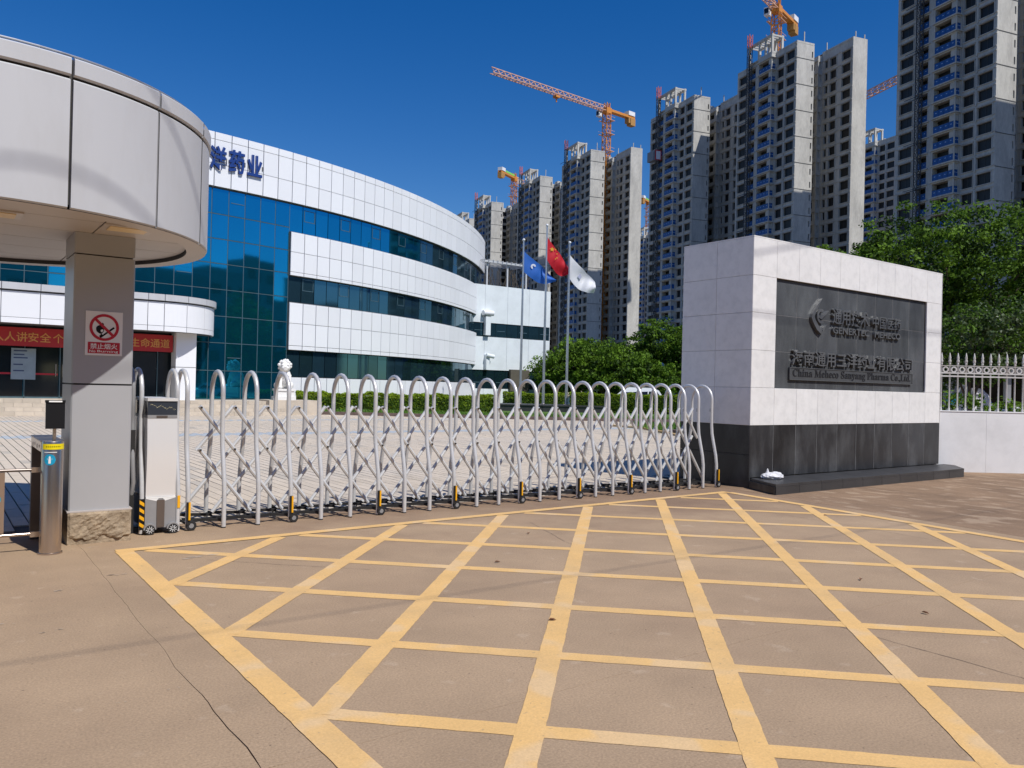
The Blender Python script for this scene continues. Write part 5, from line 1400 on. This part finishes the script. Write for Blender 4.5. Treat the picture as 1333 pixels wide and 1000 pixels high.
        for (x, y, h) in ((2.2, .3, 1.6), (dx+1, dy+.4, 1.5), (dx+3.6, dy+.4, 1.2), (dx, 3, 1.8)):
            link('roof_pipe', MB().box(x, x+.18, y, y+.18, H-.4, max(H, HB)+h).mesh('roof_pipe', tower_m), s.t)
        link('wall', s.w.mesh('wall', tower_m), s.t)
        link('groove_shadow_band', s.gr.mesh('groove_shadow_band', tower_band), s.t)
        if s.win.f: stuff(link('window', s.win.mesh('window', void_m), s.t))
        if s.bl.f: stuff(link('balcony_panel', s.bl.mesh('balcony_panel', net_blue), s.t))
        return s.t
def rotp(c, x, y):
    return Vector((c[0]+x*math.cos(TROT)-y*math.sin(TROT), c[1]+x*math.sin(TROT)+y*math.cos(TROT)))
def hoist(c, H, label, fine, cage=None):
    p = rotp(c, -1.75, 14.6); t = thing('construction_hoist', label, 'hoist', (p.x, p.y, 0), TROT, 'construction hoist masts on the tower blocks')
    m = MB(); s_ = .42
    def lat(m, z0, z1):
        for (x, y) in ((-s_, -s_), (s_, -s_), (s_, s_), (-s_, s_)): m.box(x-.06, x+.06, y-.06, y+.06, z0, z1)
        z = z0
        while z < z1-.1:
            for (a, b) in (((-s_, -s_), (s_, -s_)), ((s_, -s_), (s_, s_)), ((s_, s_), (-s_, s_)), ((-s_, s_), (-s_, -s_))):
                m.bar((*a, z), (*b, min(z1, z+1.5)), .07); m.bar((*a, z), (*b, z), .07)
            z += 1.5
    lat(m, 0, H+3.6); 
    for f in range(2, 27, 3): m.bar((-.4, 0, f*2.9), (1.2, 1.0, f*2.9), .12); m.bar((-.9, -1.2, f*2.9), (-.9, 2.4, f*2.9), .1); m.bar((.2, -1.6, f*2.9+.1), (.2, 2.6, f*2.9), .1)
    link('mast', m.mesh('mast', mast_dark), t)
    m = MB(); lat(m, H+3.6, H+6.6); link('mast_top', m.mesh('mast_top', mast_red), t)
    if cage:
        cg = link('cage', MB().box(-2.2, -.75, -1.6, 1.6, cage, cage+2.6).mesh('cage', mat('cage_grey', (.22, .23, .25), .6)), t)
        link('cage_front', MB().box(-1.7, .2, -1.75, -1.61, cage+.1, cage+2.8).mesh('cage_front', sign_red), cg)
        link('cage_door', MB().box(-1.45, -.1, -1.78, -1.752, cage+.3, cage+2.5).mesh('cage_door', crane_w), cg)
TW = [  # label, corner, top height, fine windows, lowest visible floor, wing B shift
    ('nearest unfinished tower block at the right edge, running out of the top of the photo', (148.25, 63.93), 84., True, 10),
    ('tall unfinished tower block right of centre with orange crane rising behind its roof', (156.61, 109.66), 81.27, True, 11),
    ('unfinished tower block with red and white hoist cage, left of the tallest one', (157.93, 140.82), 78.05, True, 11),
    ('unfinished tower block under the long crane jib', (165.04, 188.78), 76.15, False, 0),
    ('unfinished tower block between the long crane and the small orange crane', (176.83, 229.63), 78.18, False, 0),
    ('unfinished tower block just right of the curved building end, leftmost with open roof frame', (183.0, 269.62), 76.67, False, 0),
    ('pale distant tower block barely above the curved building', (196., 306.4), 77.5, False, 0),
    ('thin sliver of a far tower block right of the block under the long jib', tuple(sight(846, 400)[:2]), 80.0, False, 0),
    ('tower block just outside the right edge of the photo', (142.0, 24.0), 81.0, False, 0),
    ('distant unfinished block in the gap left of the nearest tower', (235.1, 129.3), 80.5, False, 0)]
for i, (lab, c, H, fine, lo) in enumerate(TW):
    Tower(lab, c, H, 27 if i else 28, fine, lo).build(wingBh=.8)
hoist(TW[1][1], 81.27, 'dark hoist mast on the tallest tower face right of centre', True)
hoist(TW[2][1], 78.05, 'dark hoist mast with red cage on the tower left of the tallest', True, cage=64.)
hoist(TW[0][1], 84., 'dark hoist mast on the nearest tower at the right edge', True)
hoist(TW[3][1], 76.15, 'thin hoist mast on the tower under the long crane jib', False)
hoist(TW[4][1], 78.18, 'thin hoist mast beside the small orange crane', False)
hoist(TW[5][1], 76.67, 'thin hoist mast on the leftmost framed tower', False)

# ------------------------------------------------------------------ tower cranes
def lattice(m, a, b, w, h, step, th, tri=False):
    a = Vector(a); b = Vector(b); d = (b-a); L = d.length; d.normalize()
    x = d.cross(Vector((0, 0, 1)))
    if x.length < .05: x = Vector((1, 0, 0))
    x.normalize(); y = x.cross(d)
    C4 = [(-w/2, -h/2), (w/2, -h/2), (w/2, h/2), (-w/2, h/2)] if not tri else [(-w/2, -h/2), (w/2, -h/2), (0, h/2)]
    n = max(1, int(L/step)); pt = lambda k, c: a+d*L*k/n+x*c[0]+y*c[1]
    for c in C4: m.bar(pt(0, c), pt(n, c), th*1.4)
    for k in range(n):
        for j in range(len(C4)):
            c = C4[j]; e = C4[(j+1) % len(C4)]
            m.bar(pt(k, c), pt(k, e), th); m.bar(pt(k, c), pt(k+1, e) if k % 2 else pt(k+1, e), th)
def crane(label, base, zslew, jdir, jlen, clen, light=False, mast_from=60, cmat=crane_o, up=0.):
    t = thing('tower_crane', label, 'crane', (*base, 0), math.atan2(jdir[1], jdir[0]), 'tower cranes above the unfinished blocks')
    m = MB(); lattice(m, (0, 0, 0), (0, 0, zslew), 1.9, 1.9, 2.4, .16); link('mast', m.mesh('mast', cmat), t)
    m = MB()
    for z in (zslew-13, zslew-7.5, zslew-3):
        m = MB(); m.box(-1.9, 1.9, -1.9, -1.3, z, z+.14); m.box(-1.9, 1.9, 1.3, 1.9, z, z+.14); m.box(-1.9, -1.3, -1.3, 1.3, z, z+.14); m.bar((-1.9, -1.9, z+1.1), (1.9, -1.9, z+1.1), .08); m.bar((-1.9, 1.9, z+1.1), (1.9, 1.9, z+1.1), .08)
        stuff(link('platform', m.mesh('platform', crane_p), t))
    m = MB(); lattice(m, (1, 0, zslew+1.0), (jlen, 0, zslew+1.0+up*jlen), 1.5, 1.7, 2.3, .15, True); link('jib', m.mesh('jib', crane_p), t)
    m = MB(); m.box(jlen*.45, jlen*.45+1.6, -.8, .8, zslew-.9, zslew-.2); m.bar((jlen*.45+.8, 0, zslew-.9), (jlen*.45+.8, 0, zslew-2.2), .3); link('trolley', m.mesh('trolley', cmat), t)
    m = MB(); m.box(-clen, 1, -.9, -.6, zslew+.2, zslew+1.0); m.box(-clen, 1, .6, .9, zslew+.2, zslew+1.0); m.box(-clen, 0, -.6, .6, zslew+.2, zslew+.35); link('counter_jib', m.mesh('counter_jib', cmat), t)
    m = MB(); m.box(-clen-.2, -clen+2.0, -.95, .95, zslew-2.1, zslew+.19); m.box(-clen+2.2, -clen+3.0, -.9, .9, zslew-1.5, zslew+.19); link('counterweight', m.mesh('counterweight', mat('crane_ballast', (.42, .22, .06), .7)), t)
    link('winch_house', MB().box(-clen+.2, -clen+3.2, -1.1, 1.1, zslew+1.01, zslew+2.4).mesh('winch_house', crane_w), t)
    m = MB(); m.box(-1.1, 1.1, -1.1, 1.1, zslew-.6, zslew+1.2); lattice(m, (0, 0, zslew+1.2), (0, 0, zslew+2.9), 1.3, 1.3, 1.5, .16); link('slewing_unit', m.mesh('slewing_unit', cmat), t)
    cb_ = link('cab', MB().box(1.0, 2.6, -2.3, -1.0, zslew-1.6, zslew+.4).mesh('cab', crane_w), t); link('cab_window', MB().box(2.605, 2.63, -2.2, -1.1, zslew-1.2, zslew+.1).mesh('cab_window', car_glass), cb_)
    link('jib_banner', MB().box(-clen+3.6, -1.5, -.98, -.93, zslew+1.05, zslew+1.75).mesh('jib_banner', crane_g), t)
    return t
d1 = Vector((129.4-176.9, 192.3-195.0)).normalized()
crane('large tower crane with long pale jib pointing left over the blocks', (176.9, 194.95), 92.0, d1, 47.6, 12.5)
c2 = sight(663, 352); crane('small looking orange crane at left with its short counter jib facing the viewer', (c2.x, c2.y), 92.5, Vector((183.4-163, 249.5-239.6)).normalized(), 40, 13.0)
crane('orange tower crane rising behind the roof of the tallest tower', (173.5, 127.8), 99.5, Vector((-.97, -.25)), 45, 12.5)
c4 = sight(838.5, 440); crane('distant crane mast in the gap right of the long jib block', (c4.x, c4.y), 104.0, Vector((.9, .4)), 40, 10)
ja = sight(1133, 206.6); jb = sight(1166, 197.7); jd = (jb-ja).normalized(); jr = jb+jd*38
crane('hidden crane whose pale jib crosses the sky gap left of the nearest tower', (jr.x, jr.y), 79.5, -jd, 52, 12)

# ------------------------------------------------------------------ across the street, behind the camera (seen in the glass)
def block(x, y, w, d, h, lab):
    t = thing('street_building', lab, 'building', (x, y, 0)); link('wall', MB().box(0, w, -d, 0, 0, h).mesh('wall', behind_m), t)
    link('parapet', MB().box(-.1, w+.1, -d-.1, .1, h+.001, h+.5).mesh('parapet', behind_m), t)
    me = MB().box(0, 1.6, 0, .05, 0, 1.5).mesh('window', void_m)
    for f in range(int(h/3.2)):
        for k in range(int(w/3.0)): link('window', me, t, (.8+k*3.0, .0, f*3.2+1))
block(-42, -26, 15, 12, 16, 'five storey building across the street, left of the camera'); block(-22, -30, 12, 12, 22, 'tall block across the street behind the camera')
block(-6, -27, 16, 12, 14, 'lower block across the street behind the camera'); block(14, -30, 14, 12, 20, 'block across the street right of the camera'); block(32, -27, 18, 12, 15, 'wide block across the street far right')
for q_, (x, y, w, h, lab) in enumerate(((52, -29, 15, 17, 'first'), (68.5, -27, 13, 20, 'second'), (83, -30, 18, 15, 'third'), (102.5, -28, 14, 21, 'fourth'), (118, -30, 20, 17, 'fifth'), (140, -28, 18, 19, 'sixth'))): block(x, y, w, 12, h, lab+' block of the row down the street, behind the camera to the right')
for k, x in enumerate((-36, -27, -17, -8, 2, 11, 20, 30, 40, 54, 66, 79, 94)):
    tree('street tree number %s from the left across the road behind the camera' % ('one two three four five six seven eight nine ten eleven twelve thirteen'.split()[k]), (x, -17+random.uniform(-1.5, 1.5), 0), [(0, 0, 5.2, 3.0, 2.4), (1.6, .5, 4.0, 2.2, 1.7), (-1.5, -.4, 4.4, 2.2, 1.8)], 110, 22, .30, .8, [leaf_b, leaf_c, leaf_c], (.22, 2.4), 50+k, group='street trees behind the camera')

# overhead cables on poles outside the frame; their shadows cross the road, canopy and sign wall
def upole(x, y, h, lab):
    t = thing('utility_pole', lab, 'utility pole', (x, y, 0)); link('pole', MB().tube([(0, 0, 0), (0, 0, h+.6)], .14, 10, True, [.17, .11]).mesh('pole', tower_m, True), t); link('crossarm', MB().box(-.06, .06, -1.2, 1.2, h-.1, h).mesh('crossarm', kerb_m), t)
upole(-24, -1.0, 8.0, 'concrete utility pole left of the driveway'); upole(34, -1.0, 8.0, 'concrete utility pole right of the driveway')
upole(-24, 1.0, 12.0, 'tall utility pole at the far left carrying two cables'); upole(34, 1.25, 12.0, 'tall utility pole at the far right carrying two cables')
def cable(x0, y0, x1, y1, z, r, sag, lab):
    P = [(x0+(x1-x0)*k/24, y0+(y1-y0)*k/24, z-sag*4*(k/24)*(1-k/24)) for k in range(25)]
    tag(link('overhead_cable', MB().tube(P, r, 6).mesh('overhead_cable', rubber), None), lab, 'cable', 'overhead cables above the driveway')
cable(-24, -1.0, 34, -1.0, 8.0, .0065, .0, 'lower overhead cable crossing above the driveway')
cable(-24, 1.1, 34, 1.25, 12.0, .013, .0, 'higher overhead cable whose shadow crosses the sign lettering')
cable(-24, -4.2, 34, 5.7, 12.0, .014, .0, 'thick higher overhead cable whose shadow crosses the canopy')
print('OBJECTS', len(bpy.data.objects))
